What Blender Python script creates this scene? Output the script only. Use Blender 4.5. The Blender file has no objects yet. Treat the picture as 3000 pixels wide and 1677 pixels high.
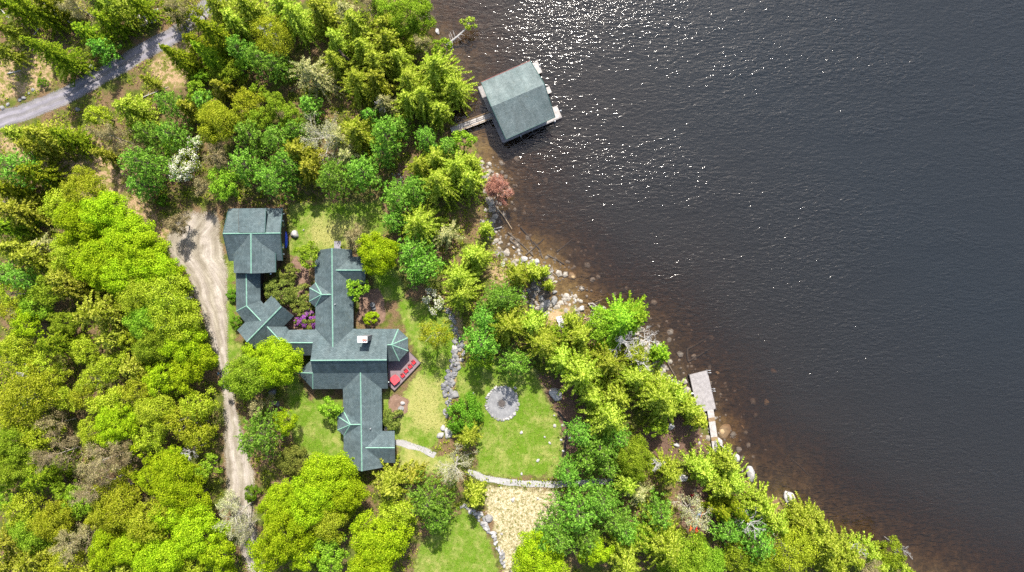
import bpy, bmesh, math, random
import numpy as np
from mathutils import Vector, Matrix
from mathutils import noise as mnoise

random.seed(7)
RNG = np.random.default_rng(7)
SC = bpy.context.scene
COL = SC.collection
S, H, G = 0.06, 120.0, 1.0          # metres per photo pixel at lake level, drone height, land level
LAKE = 0.0

# ---------------------------------------------------------------- plan coordinates
def W(fx, fy, z):                    # survey point on the plan sheet -> metres, at height z
    k = (H - z) / H
    return Vector(((fx - 1500) * S * k, (838.5 - fy) * S * k, z))
def c1(x, y): return 600 + x / 3.2723, 560 + y / 3.2727
def c2(x, y): return 600 + x / 3.1308, 940 + y / 3.1304
def c3(x, y): return 1250 + x / 3.2, 700 + y / 3.2
def c4(x, y): return 1250 + x / 3.6, 1050 + y / 3.6
def cb(x, y): return 1390 + x / 5.143, 160 + y / 5.143
def cd(x, y): return 1100 + x / 9.0, 1000 + y / 9.0
def ck(x, y): return 1940 + x / 7.2, 1380 + y / 7.2
def ce(x, y): return 1850 + x / 3.428, 1000 + y / 3.428
def cf(x, y): return 1850 + x / 3.0306, 1257 + y / 3.0306
def cg(x, y): return 1250 + x / 3.68, 1357 + y / 3.68
def t0(x, y): return x * 1.1646, y * 1.1646
def tA(x, y): return x / 1.714, y / 1.714
def tB(x, y): return x / 1.714, 837 + y / 1.714
def tC(x, y): return 1200 + x * 1.0316, 837 + y * 1.0316
def a0(x, y): return x / 3.428, y / 3.428

# ---------------------------------------------------------------- materials
def new_mat(name):
    m = bpy.data.materials.new(name); m.use_nodes = True
    nt = m.node_tree; nt.nodes.clear()
    out = nt.nodes.new('ShaderNodeOutputMaterial')
    return m, nt, out
def N(nt, kind, **kw):
    n = nt.nodes.new(kind)
    for k, v in kw.items():
        if k in n.inputs: n.inputs[k].default_value = v
        else: setattr(n, k, v)
    return n
def ramp(nt, src, stops):
    r = nt.nodes.new('ShaderNodeValToRGB')
    cr = r.color_ramp
    while len(cr.elements) < len(stops): cr.elements.new(0.5)
    for e, (p, c) in zip(cr.elements, stops):
        e.position = p; e.color = (c[0], c[1], c[2], 1) if not isinstance(c, (int, float)) else (c, c, c, 1)
    nt.links.new(src, r.inputs[0])
    return r.outputs[0]
def noise(nt, vec, scale, detail=4, rough=0.6, dist=0.0):
    n = N(nt, 'ShaderNodeTexNoise'); n.inputs['Scale'].default_value = scale
    n.inputs['Detail'].default_value = detail; n.inputs['Roughness'].default_value = rough
    n.inputs['Distortion'].default_value = dist
    if vec is not None: nt.links.new(vec, n.inputs['Vector'])
    return n.outputs['Fac']
def mapping(nt, vec, scale=(1, 1, 1), rot=(0, 0, 0)):
    m = N(nt, 'ShaderNodeMapping'); m.inputs['Scale'].default_value = scale; m.inputs['Rotation'].default_value = rot
    nt.links.new(vec, m.inputs['Vector']); return m.outputs[0]
def mix(nt, fac, a, b, mode='MIX'):
    m = N(nt, 'ShaderNodeMix', data_type='RGBA', blend_type=mode)
    for s, v in ((0, fac), (6, a), (7, b)):
        if hasattr(v, 'is_output'): nt.links.new(v, m.inputs[s])
        elif s == 0: m.inputs[0].default_value = v
        else: m.inputs[s].default_value = (v[0], v[1], v[2], 1)
    return m.outputs[2]
def math_(nt, op, a, b=None, c=None, clamp=False):
    m = N(nt, 'ShaderNodeMath', operation=op); m.use_clamp = clamp
    for i, v in enumerate((a, b, c)):
        if v is None: continue
        if hasattr(v, 'is_output'): nt.links.new(v, m.inputs[i])
        else: m.inputs[i].default_value = v
    return m.outputs[0]
def smooth(nt, v, lo, hi):
    m = N(nt, 'ShaderNodeMapRange', interpolation_type='SMOOTHSTEP')
    nt.links.new(v, m.inputs[0]); m.inputs[1].default_value = lo; m.inputs[2].default_value = hi
    return m.outputs[0]
def bump(nt, h, strength=0.5, dist=0.05):
    b = N(nt, 'ShaderNodeBump'); b.inputs['Strength'].default_value = strength; b.inputs['Distance'].default_value = dist
    nt.links.new(h, b.inputs['Height']); return b.outputs[0]
def principled(nt, out, col, rough=0.8, spec=0.3, normal=None):
    p = N(nt, 'ShaderNodeBsdfPrincipled'); p.inputs['Roughness'].default_value = rough
    p.inputs['Specular IOR Level'].default_value = spec
    if hasattr(col, 'is_output'): nt.links.new(col, p.inputs['Base Color'])
    else: p.inputs['Base Color'].default_value = (*col, 1)
    if normal is not None: nt.links.new(normal, p.inputs['Normal'])
    nt.links.new(p.outputs[0], out.inputs[0]); return p
def obj_vec(nt):
    return N(nt, 'ShaderNodeTexCoord').outputs['Object']
def pos_vec(nt):
    return N(nt, 'ShaderNodeNewGeometry').outputs['Position']

def speckle_mat(name, stops, scale=3.0, rough=0.8, spec=0.3, bmp=0.4, bdist=0.03, world=True, stretch=(1, 1, 1)):
    m, nt, out = new_mat(name)
    v = pos_vec(nt) if world else obj_vec(nt)
    if stretch != (1, 1, 1): v = mapping(nt, v, stretch)
    n = noise(nt, v, scale, 6, 0.65)
    principled(nt, out, ramp(nt, n, stops), rough, spec, bump(nt, n, bmp, bdist))
    return m

def leaf_mat(name, col, var=0.25, transl=0.35, hue=0.03, tip=None):
    m, nt, out = new_mat(name)
    g = N(nt, 'ShaderNodeNewGeometry'); oi = N(nt, 'ShaderNodeObjectInfo')
    hs = N(nt, 'ShaderNodeHueSaturation')
    base = col
    if tip is not None:
        base = mix(nt, smooth(nt, g.outputs['Random Per Island'], 0.35, 0.75), col, tip)
        nt.links.new(base, hs.inputs['Color'])
    else:
        hs.inputs['Color'].default_value = (*col, 1)
    r1 = g.outputs['Random Per Island']; r2 = oi.outputs['Random']
    big = noise(nt, pos_vec(nt), 0.55, 3, 0.6)
    v = math_(nt, 'MULTIPLY_ADD', r1, var, 1 - var * 0.5)
    v = math_(nt, 'MULTIPLY', v, math_(nt, 'MULTIPLY_ADD', r2, 0.42, 0.79))
    nt.links.new(v, hs.inputs['Value'])
    h = math_(nt, 'MULTIPLY_ADD', r2, hue, 0.5 - hue * 0.5)
    h = math_(nt, 'ADD', h, math_(nt, 'MULTIPLY_ADD', big, 0.036, -0.018))
    nt.links.new(h, hs.inputs['Hue'])
    hs.inputs['Saturation'].default_value = 1.0
    d = N(nt, 'ShaderNodeBsdfDiffuse'); t = N(nt, 'ShaderNodeBsdfTranslucent'); mx = N(nt, 'ShaderNodeMixShader')
    mx.inputs[0].default_value = transl
    nt.links.new(hs.outputs[0], d.inputs[0]); nt.links.new(hs.outputs[0], t.inputs[0])
    nt.links.new(d.outputs[0], mx.inputs[1]); nt.links.new(t.outputs[0], mx.inputs[2])
    nt.links.new(mx.outputs[0], out.inputs[0])
    return m

M = {}
M['lime'] = leaf_mat('lime maple leaves', (0.18, 0.29, 0.005), 0.6, 0.32, 0.02, (0.31, 0.41, 0.016))
M['yellow'] = leaf_mat('yellow green leaves', (0.19, 0.25, 0.007), 0.65, 0.3, 0.03, (0.34, 0.385, 0.032))
M['green'] = leaf_mat('mid green leaves', (0.115, 0.205, 0.008), 0.6, 0.3, 0.04, (0.24, 0.34, 0.028))
M['pine'] = leaf_mat('pine needles', (0.085, 0.20, 0.014), 0.55, 0.3, 0.03, (0.20, 0.36, 0.045))
M['hemlock'] = leaf_mat('hemlock sprays', (0.155, 0.235, 0.009), 0.65, 0.3, 0.03, (0.345, 0.41, 0.05))
M['olive'] = leaf_mat('olive sprays', (0.135, 0.165, 0.007), 0.55, 0.26, 0.03, (0.31, 0.32, 0.040))
M['spruce'] = leaf_mat('dark spruce needles', (0.085, 0.145, 0.006), 0.5, 0.25, 0.04, (0.21, 0.265, 0.015))
M['greyed'] = leaf_mat('thin pale needles', (0.19, 0.21, 0.06), 0.5, 0.3, 0.03, (0.38, 0.36, 0.15))
M['buds'] = leaf_mat('tan buds', (0.25, 0.21, 0.09), 0.5, 0.3, 0.03, (0.36, 0.31, 0.15))
M['redbuds'] = leaf_mat('red buds', (0.40, 0.19, 0.14), 0.5, 0.3, 0.02)
M['palebuds'] = leaf_mat('pale new buds', (0.34, 0.35, 0.14), 0.6, 0.3, 0.03, (0.50, 0.50, 0.26))
M['juniper'] = leaf_mat('juniper sprays', (0.065, 0.15, 0.008), 0.6, 0.25, 0.03, (0.13, 0.24, 0.02))
M['fern'] = leaf_mat('bright green sprays', (0.11, 0.24, 0.010), 0.5, 0.35, 0.02, (0.27, 0.42, 0.03))
M['white'] = leaf_mat('white blossom', (0.72, 0.70, 0.56), 0.3, 0.3, 0.0)
M['purple'] = leaf_mat('purple blossom', (0.40, 0.10, 0.46), 0.4, 0.3, 0.02)
M['rhodo'] = leaf_mat('rhododendron leaves', (0.085, 0.11, 0.018), 0.5, 0.2, 0.04, (0.17, 0.19, 0.035))
M['weeds'] = leaf_mat('undergrowth leaves', (0.15, 0.20, 0.008), 0.8, 0.3, 0.10, (0.31, 0.33, 0.03))
M['bark'] = speckle_mat('brown bark', [(0.3, (0.06, 0.045, 0.033)), (0.7, (0.15, 0.12, 0.09))], 4, 0.9, 0.1, world=False)
M['palebark'] = speckle_mat('pale bark', [(0.3, (0.30, 0.27, 0.22)), (0.7, (0.52, 0.49, 0.42))], 4, 0.9, 0.1, world=False)
M['deadwood'] = speckle_mat('silver dead wood', [(0.3, (0.31, 0.295, 0.28)), (0.7, (0.51, 0.49, 0.465))], 4, 0.9, 0.1, world=False)
M['tanwood'] = speckle_mat('tan twigs', [(0.3, (0.22, 0.16, 0.11)), (0.7, (0.40, 0.32, 0.22))], 4, 0.9, 0.1, world=False)
M['redwood'] = speckle_mat('reddish twigs', [(0.3, (0.40, 0.24, 0.20)), (0.7, (0.56, 0.38, 0.33))], 4, 0.9, 0.1, world=False)
M['brownlog'] = speckle_mat('wet brown log', [(0.3, (0.14, 0.09, 0.05)), (0.7, (0.30, 0.21, 0.12))], 5, 0.8, 0.2, world=False)
M['stone'] = speckle_mat('grey fieldstone', [(0.25, (0.10, 0.10, 0.10)), (0.5, (0.21, 0.205, 0.20)), (0.8, (0.33, 0.315, 0.30))], 2.2, 0.9, 0.2, 0.6, 0.06)
M['palestone'] = speckle_mat('pale lichen boulder', [(0.25, (0.18, 0.175, 0.17)), (0.5, (0.34, 0.325, 0.31)), (0.8, (0.50, 0.48, 0.46))], 1.8, 0.9, 0.2, 0.6, 0.06)
M['darkstone'] = speckle_mat('dark fieldstone', [(0.25, (0.06, 0.06, 0.065)), (0.5, (0.14, 0.14, 0.145)), (0.8, (0.24, 0.24, 0.24))], 2.2, 0.9, 0.2, 0.6, 0.06)
M['bedstone'] = speckle_mat('sunken boulder', [(0.25, (0.25, 0.17, 0.09)), (0.8, (0.42, 0.30, 0.17))], 1.5, 0.9, 0.1, 0.4, 0.05)
M['greyplank'] = speckle_mat('weathered planks', [(0.25, (0.20, 0.185, 0.18)), (0.55, (0.29, 0.27, 0.265)), (0.8, (0.38, 0.355, 0.345))], 1.6, 0.85, 0.2, 0.2, 0.01)
M['bleached'] = speckle_mat('bleached planks', [(0.25, (0.24, 0.22, 0.20)), (0.55, (0.38, 0.355, 0.335)), (0.8, (0.52, 0.49, 0.465))], 1.6, 0.85, 0.2, 0.2, 0.01)
M['darkplank'] = speckle_mat('dark planks', [(0.25, (0.05, 0.042, 0.04)), (0.8, (0.12, 0.10, 0.09))], 1.6, 0.85, 0.2, 0.2, 0.01)
M['deckboard'] = speckle_mat('mauve deck boards', [(0.25, (0.155, 0.115, 0.125)), (0.8, (0.215, 0.165, 0.175))], 1.4, 0.8, 0.2, 0.15, 0.01)
M['siding'] = speckle_mat('dark brown siding', [(0.25, (0.035, 0.027, 0.022)), (0.8, (0.075, 0.058, 0.047))], 1.5, 0.85, 0.2, 0.3, 0.02, stretch=(1, 1, 6))
M['trim'] = speckle_mat('dark green trim', [(0.2, (0.02, 0.06, 0.055)), (0.8, (0.035, 0.085, 0.075))], 2, 0.5, 0.3, 0.05)
M['redtrim'] = speckle_mat('dark red trim', [(0.2, (0.13, 0.04, 0.03)), (0.8, (0.2, 0.06, 0.05))], 2, 0.5, 0.3, 0.05)
M['cap'] = speckle_mat('verdigris ridge caps', [(0.25, (0.12, 0.25, 0.19)), (0.55, (0.185, 0.34, 0.26)), (0.8, (0.27, 0.43, 0.345))], 2.2, 0.6, 0.4, 0.1)
M['redpaint'] = speckle_mat('red painted wood', [(0.25, (0.40, 0.012, 0.022)), (0.8, (0.52, 0.022, 0.035))], 2.5, 0.45, 0.4, 0.05)
M['redtable'] = speckle_mat('sun faded red wood', [(0.25, (0.52, 0.05, 0.065)), (0.8, (0.64, 0.085, 0.10))], 2.5, 0.5, 0.4, 0.05)
M['greychair'] = speckle_mat('grey weathered chair wood', [(0.25, (0.42, 0.42, 0.43)), (0.8, (0.62, 0.62, 0.62))], 3, 0.7, 0.3, 0.1)
M['redhull'] = speckle_mat('red kayak plastic', [(0.25, (0.42, 0.008, 0.012)), (0.8, (0.55, 0.015, 0.02))], 2, 0.35, 0.5, 0.02)
M['orangehull'] = speckle_mat('orange kayak plastic', [(0.25, (0.50, 0.10, 0.03)), (0.8, (0.62, 0.16, 0.05))], 2, 0.35, 0.5, 0.02)
M['bluehull'] = speckle_mat('blue kayak plastic', [(0.25, (0.03, 0.11, 0.42)), (0.8, (0.05, 0.16, 0.52))], 2, 0.35, 0.5, 0.02)
M['canoe'] = speckle_mat('cobalt canoe hull', [(0.25, (0.008, 0.045, 0.46)), (0.8, (0.015, 0.065, 0.56))], 1.5, 0.35, 0.5, 0.02)
M['black'] = speckle_mat('black hollow', [(0.2, (0.01, 0.01, 0.012)), (0.8, (0.025, 0.025, 0.028))], 3, 0.8, 0.2, 0.05)
M['concrete'] = speckle_mat('white chimney crown', [(0.25, (0.66, 0.62, 0.60)), (0.8, (0.80, 0.78, 0.76))], 4, 0.8, 0.2, 0.1)
M['flue'] = speckle_mat('terracotta flue', [(0.25, (0.30, 0.13, 0.10)), (0.8, (0.42, 0.20, 0.16))], 5, 0.8, 0.2, 0.1)
M['metal'] = speckle_mat('grey metal', [(0.2, (0.35, 0.36, 0.37)), (0.8, (0.5, 0.51, 0.52))], 3, 0.4, 0.5, 0.02)
M['lampwhite'] = speckle_mat('pale lamp glass', [(0.2, (0.62, 0.72, 0.68)), (0.8, (0.74, 0.80, 0.77))], 6, 0.4, 0.4, 0.02)
M['cutend'] = speckle_mat('cut log faces', [(0.2, (0.30, 0.22, 0.15)), (0.8, (0.48, 0.38, 0.27))], 4, 0.9, 0.1, 0.1)
M['skin'] = speckle_mat('skin', [(0.2, (0.42, 0.25, 0.17)), (0.8, (0.50, 0.31, 0.22))], 6, 0.6, 0.3, 0.02)
M['jacket'] = speckle_mat('blue jacket', [(0.2, (0.05, 0.17, 0.36)), (0.8, (0.09, 0.26, 0.46))], 6, 0.8, 0.2, 0.1)
M['trousers'] = speckle_mat('dark trousers', [(0.2, (0.015, 0.017, 0.03)), (0.8, (0.03, 0.033, 0.05))], 6, 0.9, 0.2, 0.1)
M['hair'] = speckle_mat('dark hair', [(0.2, (0.012, 0.009, 0.008)), (0.8, (0.03, 0.022, 0.018))], 20, 0.7, 0.3, 0.1)
def glass_mat():
    m, nt, out = new_mat('window glass')
    n = noise(nt, pos_vec(nt), 0.8)
    principled(nt, out, ramp(nt, n, [(0.3, (0.02, 0.03, 0.05)), (0.7, (0.04, 0.06, 0.09))]), 0.08, 0.6)
    return m
M['glass'] = glass_mat()

def roof_mat(name, dark, light, rowh=0.22):
    m, nt, out = new_mat(name)
    uv = N(nt, 'ShaderNodeTexCoord').outputs['UV']
    b = N(nt, 'ShaderNodeTexBrick'); nt.links.new(uv, b.inputs['Vector'])
    b.inputs['Scale'].default_value = 1.0; b.inputs['Brick Width'].default_value = 0.42; b.inputs['Row Height'].default_value = rowh
    b.inputs['Mortar Size'].default_value = 0.018; b.inputs['Mortar Smooth'].default_value = 0.6; b.inputs['Bias'].default_value = 0.0
    b.inputs['Color1'].default_value = (*dark, 1); b.inputs['Color2'].default_value = (*light, 1)
    b.inputs['Mortar'].default_value = (dark[0] * 0.55, dark[1] * 0.55, dark[2] * 0.55, 1)
    p = pos_vec(nt)
    n1 = noise(nt, mapping(nt, uv, (0.9, 0.22, 1)), 1.0, 5, 0.65)
    n2 = noise(nt, p, 9.0, 3, 0.7)
    n3 = noise(nt, p, 0.33, 3, 0.6)
    f = mix(nt, 1.0, b.outputs['Color'], ramp(nt, n1, [(0.25, 0.70), (0.75, 1.28)]), 'MULTIPLY')
    f = mix(nt, 1.0, f, ramp(nt, n2, [(0.3, 0.72), (0.7, 1.28)]), 'MULTIPLY')
    f = mix(nt, 1.0, f, ramp(nt, n3, [(0.3, (0.84, 0.88, 0.88)), (0.7, (1.14, 1.11, 1.10))]), 'MULTIPLY')
    f = mix(nt, math_(nt, 'MULTIPLY', smooth(nt, noise(nt, p, 1.4, 6, 0.75), 0.56, 0.7), 0.35), f, (0.11, 0.115, 0.075))
    principled(nt, out, f, 0.85, 0.25, bump(nt, b.outputs['Fac'], 0.6, -0.02))
    return m
M['roof'] = roof_mat('slate green shingles', (0.066, 0.092, 0.097), (0.096, 0.128, 0.133))
M['roof_boat'] = roof_mat('pale sage shingles', (0.108, 0.138, 0.136), (0.146, 0.178, 0.175))

# ---------------------------------------------------------------- object helpers
def link(o, parent=None):
    COL.objects.link(o)
    if parent is not None: o.parent = parent
    return o
def tag(o, label=None, cat=None, group=None, kind=None):
    if label: o['label'] = label
    if cat: o['category'] = cat
    if group: o['group'] = group
    if kind: o['kind'] = kind
    return o
def empty(name, loc, rz=0.0):
    o = bpy.data.objects.new(name, None); o.empty_display_size = 0.3
    o.location = loc; o.rotation_euler = (0, 0, rz); return link(o)
def mesh_obj(name, verts, faces, mat, parent=None, smooth_=False):
    me = bpy.data.meshes.new(name)
    me.from_pydata([tuple(v) for v in verts], [], faces); me.update()
    for mm in (mat if isinstance(mat, list) else [mat]): me.materials.append(mm)
    if smooth_: me.polygons.foreach_set('use_smooth', [True] * len(me.polygons))
    o = bpy.data.objects.new(name, me); return link(o, parent)
def place(o, parent_world_loc):      # parts are authored in world metres: bring them into their thing's frame
    o.data.transform(Matrix.Translation(-Vector(parent_world_loc)))
    return o

class MB:
    def __init__(self): self.v = []; self.f = []
    def add(self, vs, fs):
        n = len(self.v); self.v += [Vector(v) for v in vs]; self.f += [[i + n for i in f] for f in fs]
    def box(self, c, size, rz=0.0, ry=0.0, rx=0.0):
        hx, hy, hz = size[0] / 2, size[1] / 2, size[2] / 2
        R = Matrix.Rotation(rz, 3, 'Z') @ Matrix.Rotation(ry, 3, 'Y') @ Matrix.Rotation(rx, 3, 'X')
        vs = [Vector(c) + R @ Vector((x * hx, y * hy, z * hz)) for x in (-1, 1) for y in (-1, 1) for z in (-1, 1)]
        self.add(vs, [[0, 1, 3, 2], [4, 6, 7, 5], [0, 4, 5, 1], [2, 3, 7, 6], [0, 2, 6, 4], [1, 5, 7, 3]])
    def bar(self, a, b, w, h, up=Vector((0, 0, 1))):
        a, b = Vector(a), Vector(b); d = (b - a).normalized()
        s = d.cross(up); s = s.normalized() if s.length > 1e-4 else Vector((1, 0, 0)); u = s.cross(d).normalized()
        vs = [p + s * x * w / 2 + u * y * h / 2 for p in (a, b) for x, y in ((-1, -1), (1, -1), (1, 1), (-1, 1))]
        self.add(vs, [[0, 1, 2, 3], [7, 6, 5, 4], [0, 4, 5, 1], [1, 5, 6, 2], [2, 6, 7, 3], [3, 7, 4, 0]])
    def tube(self, pts, radii, n=6):
        base = len(self.v); pts = [Vector(p) for p in pts]; k = len(pts)
        for i, p in enumerate(pts):
            d = (pts[min(i + 1, k - 1)] - pts[max(i - 1, 0)]); d = d.normalized() if d.length > 1e-6 else Vector((0, 0, 1))
            s = d.cross(Vector((0, 0, 1)));  s = s.normalized() if s.length > 0.05 else Vector((1, 0, 0)); u = d.cross(s)
            for j in range(n):
                a = 2 * math.pi * j / n
                self.v.append(p + (s * math.cos(a) + u * math.sin(a)) * radii[i])
        for i in range(k - 1):
            for j in range(n):
                a = base + i * n + j; b = base + i * n + (j + 1) % n
                self.f.append([a, b, b + n, a + n])
        self.f.append([base + j for j in range(n)][::-1]); self.f.append([base + (k - 1) * n + j for j in range(n)])
    def build(self, name, mat, parent=None, smooth_=False):
        return mesh_obj(name, self.v, self.f, mat, parent, smooth_)

def slab(name, polys, thick, mat, parent, origin):
    """roof part: planes given as lists of world points, shared corners welded, thickened downwards, UV in metres along the slope"""
    keys, verts, faces = {}, [], []
    for p in polys:
        f = []
        for q in p:
            k = (round(q.x, 2), round(q.y, 2), round(q.z, 2))
            if k not in keys: keys[k] = len(verts); verts.append(Vector(q))
            if not f or f[-1] != keys[k]: f.append(keys[k])
        n = Vector((0, 0, 0))
        for i in range(len(f)):
            a, b = verts[f[i]], verts[f[(i + 1) % len(f)]]
            n += Vector(((a.y - b.y) * (a.z + b.z), (a.z - b.z) * (a.x + b.x), (a.x - b.x) * (a.y + b.y)))
        faces.append(f if n.z > 0 else f[::-1])
    nv = len(verts); edges = {}
    for f in faces:
        for i in range(len(f)):
            e = (f[i], f[(i + 1) % len(f)])
            edges[e] = True
    allf = [list(f) for f in faces] + [[i + nv for i in f[::-1]] for f in faces]
    for (a, b) in edges:
        if (b, a) not in edges: allf.append([b, a, a + nv, b + nv])
    vv = verts + [v - Vector((0, 0, thick)) for v in verts]
    o = mesh_obj(name, vv, allf, mat, parent)
    me = o.data; uvl = me.uv_layers.new(name='UVMap')
    for p in me.polygons:
        n = p.normal; u = Vector((0, 0, 1)).cross(n)
        u = u.normalized() if u.length > 0.01 else Vector((1, 0, 0)); v = n.cross(u)
        for li in p.loop_indices:
            co = me.vertices[me.loops[li].vertex_index].co
            uvl.data[li].uv = (co.dot(u), co.dot(v))
    place(o, origin)
    return o

def caps(lines, parent, origin, mat, w=0.21):
    for a, b in lines:
        mb = MB(); up = Vector((0, 0, 0.045)); a, b = a + up, b + up
        d = (b - a).normalized(); s = d.cross(Vector((0, 0, 1))).normalized()
        drop = Vector((0, 0, -0.07)); lift = Vector((0, 0, 0.03))
        vs = []
        for p in (a, b): vs += [p + lift, p + s * w / 2 + drop, p - s * w / 2 + drop, p + Vector((0, 0, -0.1))]
        mb.add(vs, [[0, 4, 5, 1], [0, 2, 6, 4], [2, 3, 7, 6], [1, 5, 7, 3], [0, 1, 3, 2], [4, 6, 7, 5]])
        place(mb.build('ridge_cap', mat, parent), origin)

def prism(name, pts, z0, z1, mat, parent, origin):
    n = len(pts)
    vs = [Vector((p.x, p.y, z0)) for p in pts] + [Vector((p.x, p.y, z1)) for p in pts]
    fs = [[i, (i + 1) % n, (i + 1) % n + n, i + n] for i in range(n)] + [list(range(n))[::-1], [i + n for i in range(n)]]
    o = mesh_obj(name, vs, fs, mat, parent); bm = bmesh.new(); bm.from_mesh(o.data)
    bmesh.ops.recalc_face_normals(bm, faces=bm.faces); bm.to_mesh(o.data); bm.free()
    if origin is not None: place(o, origin)
    return o

def inset(pts, d):
    """inset a plan polygon by d metres (mitred)"""
    area = sum(pts[i].x * pts[(i + 1) % len(pts)].y - pts[(i + 1) % len(pts)].x * pts[i].y for i in range(len(pts)))
    sg = 1 if area > 0 else -1
    out = []
    for i in range(len(pts)):
        a, b, c = pts[i - 1], pts[i], pts[(i + 1) % len(pts)]
        e1 = Vector((b.x - a.x, b.y - a.y)).normalized(); e2 = Vector((c.x - b.x, c.y - b.y)).normalized()
        n1 = Vector((-e1.y, e1.x)) * sg; n2 = Vector((-e2.y, e2.x)) * sg
        m = (n1 + n2); m = m.normalized() if m.length > 0.1 else n1
        k = d / max(0.4, m.dot(n1))
        out.append(Vector((b.x + m.x * k, b.y + m.y * k, 0)))
    return out

def window(parent, origin, a, b, t, w, h, z, mat_frame):
    """window set in the wall running from a to b at fraction t; proud of the wall by 4 cm"""
    a, b = Vector((a.x, a.y, 0)), Vector((b.x, b.y, 0)); d = (b - a).normalized(); nrm = Vector((d.y, -d.x, 0))
    c = a.lerp(b, t) + Vector((0, 0, z)); rz = math.atan2(d.y, d.x)
    mb = MB()
    for s in (-1, 1):
        mb.box(c + d * s * (w / 2) + nrm * 0.02, (0.09, 0.09, h + 0.09), rz)
        mb.box(c + Vector((0, 0, s * h / 2)) + nrm * 0.02, (w - 0.09, 0.09, 0.09), rz)
    fr = place(mb.build('window', mat_frame, parent), origin)
    g = MB(); g.box(c + nrm * 0.012, (w - 0.09, 0.03, h - 0.09), rz)
    p = place(g.build('pane', M['glass'], fr), origin)
    return fr

def ground_windows(parent, origin, foot, z, skip=(), mat=None):
    n = len(foot)
    area = sum(foot[i].x * foot[(i + 1) % n].y - foot[(i + 1) % n].x * foot[i].y for i in range(n))
    for i in range(n):
        if i in skip: continue
        a, b = foot[i], foot[(i + 1) % n]
        if area < 0: a, b = b, a
        L = math.hypot(b.x - a.x, b.y - a.y); k = int(L // 2.6)
        for j in range(k):
            window(parent, origin, a, b, (j + 0.5) / k, 1.0, 1.2, z, mat or M['trim'])

# ---------------------------------------------------------------- land, lake bed and lake
SHORE = [(1200, -2600), (1205, -300), (1212, -40), (1225, 60), (1255, 110), (1295, 150), (1312, 210), (1318, 262), (1312, 320), (1322, 372), (1356, 410),
         (1398, 440), (1410, 480), (1440, 540), (1452, 590), (1438, 630), (1436, 680), (1462, 722), (1480, 756), (1520, 764), (1552, 775), (1590, 790),
         (1612, 815), (1618, 842), (1590, 838), (1562, 826), (1548, 860), (1560, 905), (1590, 914), (1620, 905), (1650, 880), (1680, 878), (1690, 915),
         (1712, 926), (1745, 930), (1800, 960), (1868, 990), (1905, 1020), (1935, 1070), (1950, 1105), (1990, 1150), (2040, 1190), (2068, 1240), (2085, 1300),
         (2105, 1352), (2150, 1390), (2195, 1410), (2215, 1440), (2300, 1470), (2350, 1520), (2420, 1570), (2520, 1622), (2620, 1662), (2760, 1730), (3400, 2000), (9000, 4200)]
LANDP = np.array([((x - 1500) * S, (838.5 - y) * S) for x, y in SHORE] + [(9000, -9000), (-9000, -9000), (-9000, 9000), ((1200 - 1500) * S, 9000)])

def inside(px, py, poly):
    r = np.zeros(px.shape, bool); n = len(poly)
    for i in range(n):
        x1, y1 = poly[i]; x2, y2 = poly[(i + 1) % n]
        if y1 == y2: continue
        c = ((y1 > py) != (y2 > py)) & (px < (x2 - x1) * (py - y1) / (y2 - y1) + x1)
        r ^= c
    return r
def dist_edges(px, py, poly, closed=True):
    d = np.full(px.shape, 1e9); n = len(poly)
    for i in range(n if closed else n - 1):
        x1, y1 = poly[i]; x2, y2 = poly[(i + 1) % n]
        dx, dy = x2 - x1, y2 - y1; l2 = dx * dx + dy * dy + 1e-9
        t = np.clip(((px - x1) * dx + (py - y1) * dy) / l2, 0, 1)
        d = np.minimum(d, np.hypot(px - x1 - t * dx, py - y1 - t * dy))
    return d
def sdist(px, py, poly):
    return np.where(inside(px, py, poly), 1, -1) * dist_edges(px, py, poly)
def fpoly(pts): return np.array([(W(x, y, G).x, W(x, y, G).y) for x, y in pts])
def shore_d(px, py):
    ins = inside(px, py, LANDP)
    d = dist_edges(px, py, LANDP[:len(SHORE)], closed=False)
    return np.where(ins, 1, -1) * d
def land_z(x, y):
    d = float(shore_d(np.array([x]), np.array([y]))[0])
    return min(G, 0.30 * d) if d > 0 else max(-6.0, -0.02 + 0.10 * d)

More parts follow.
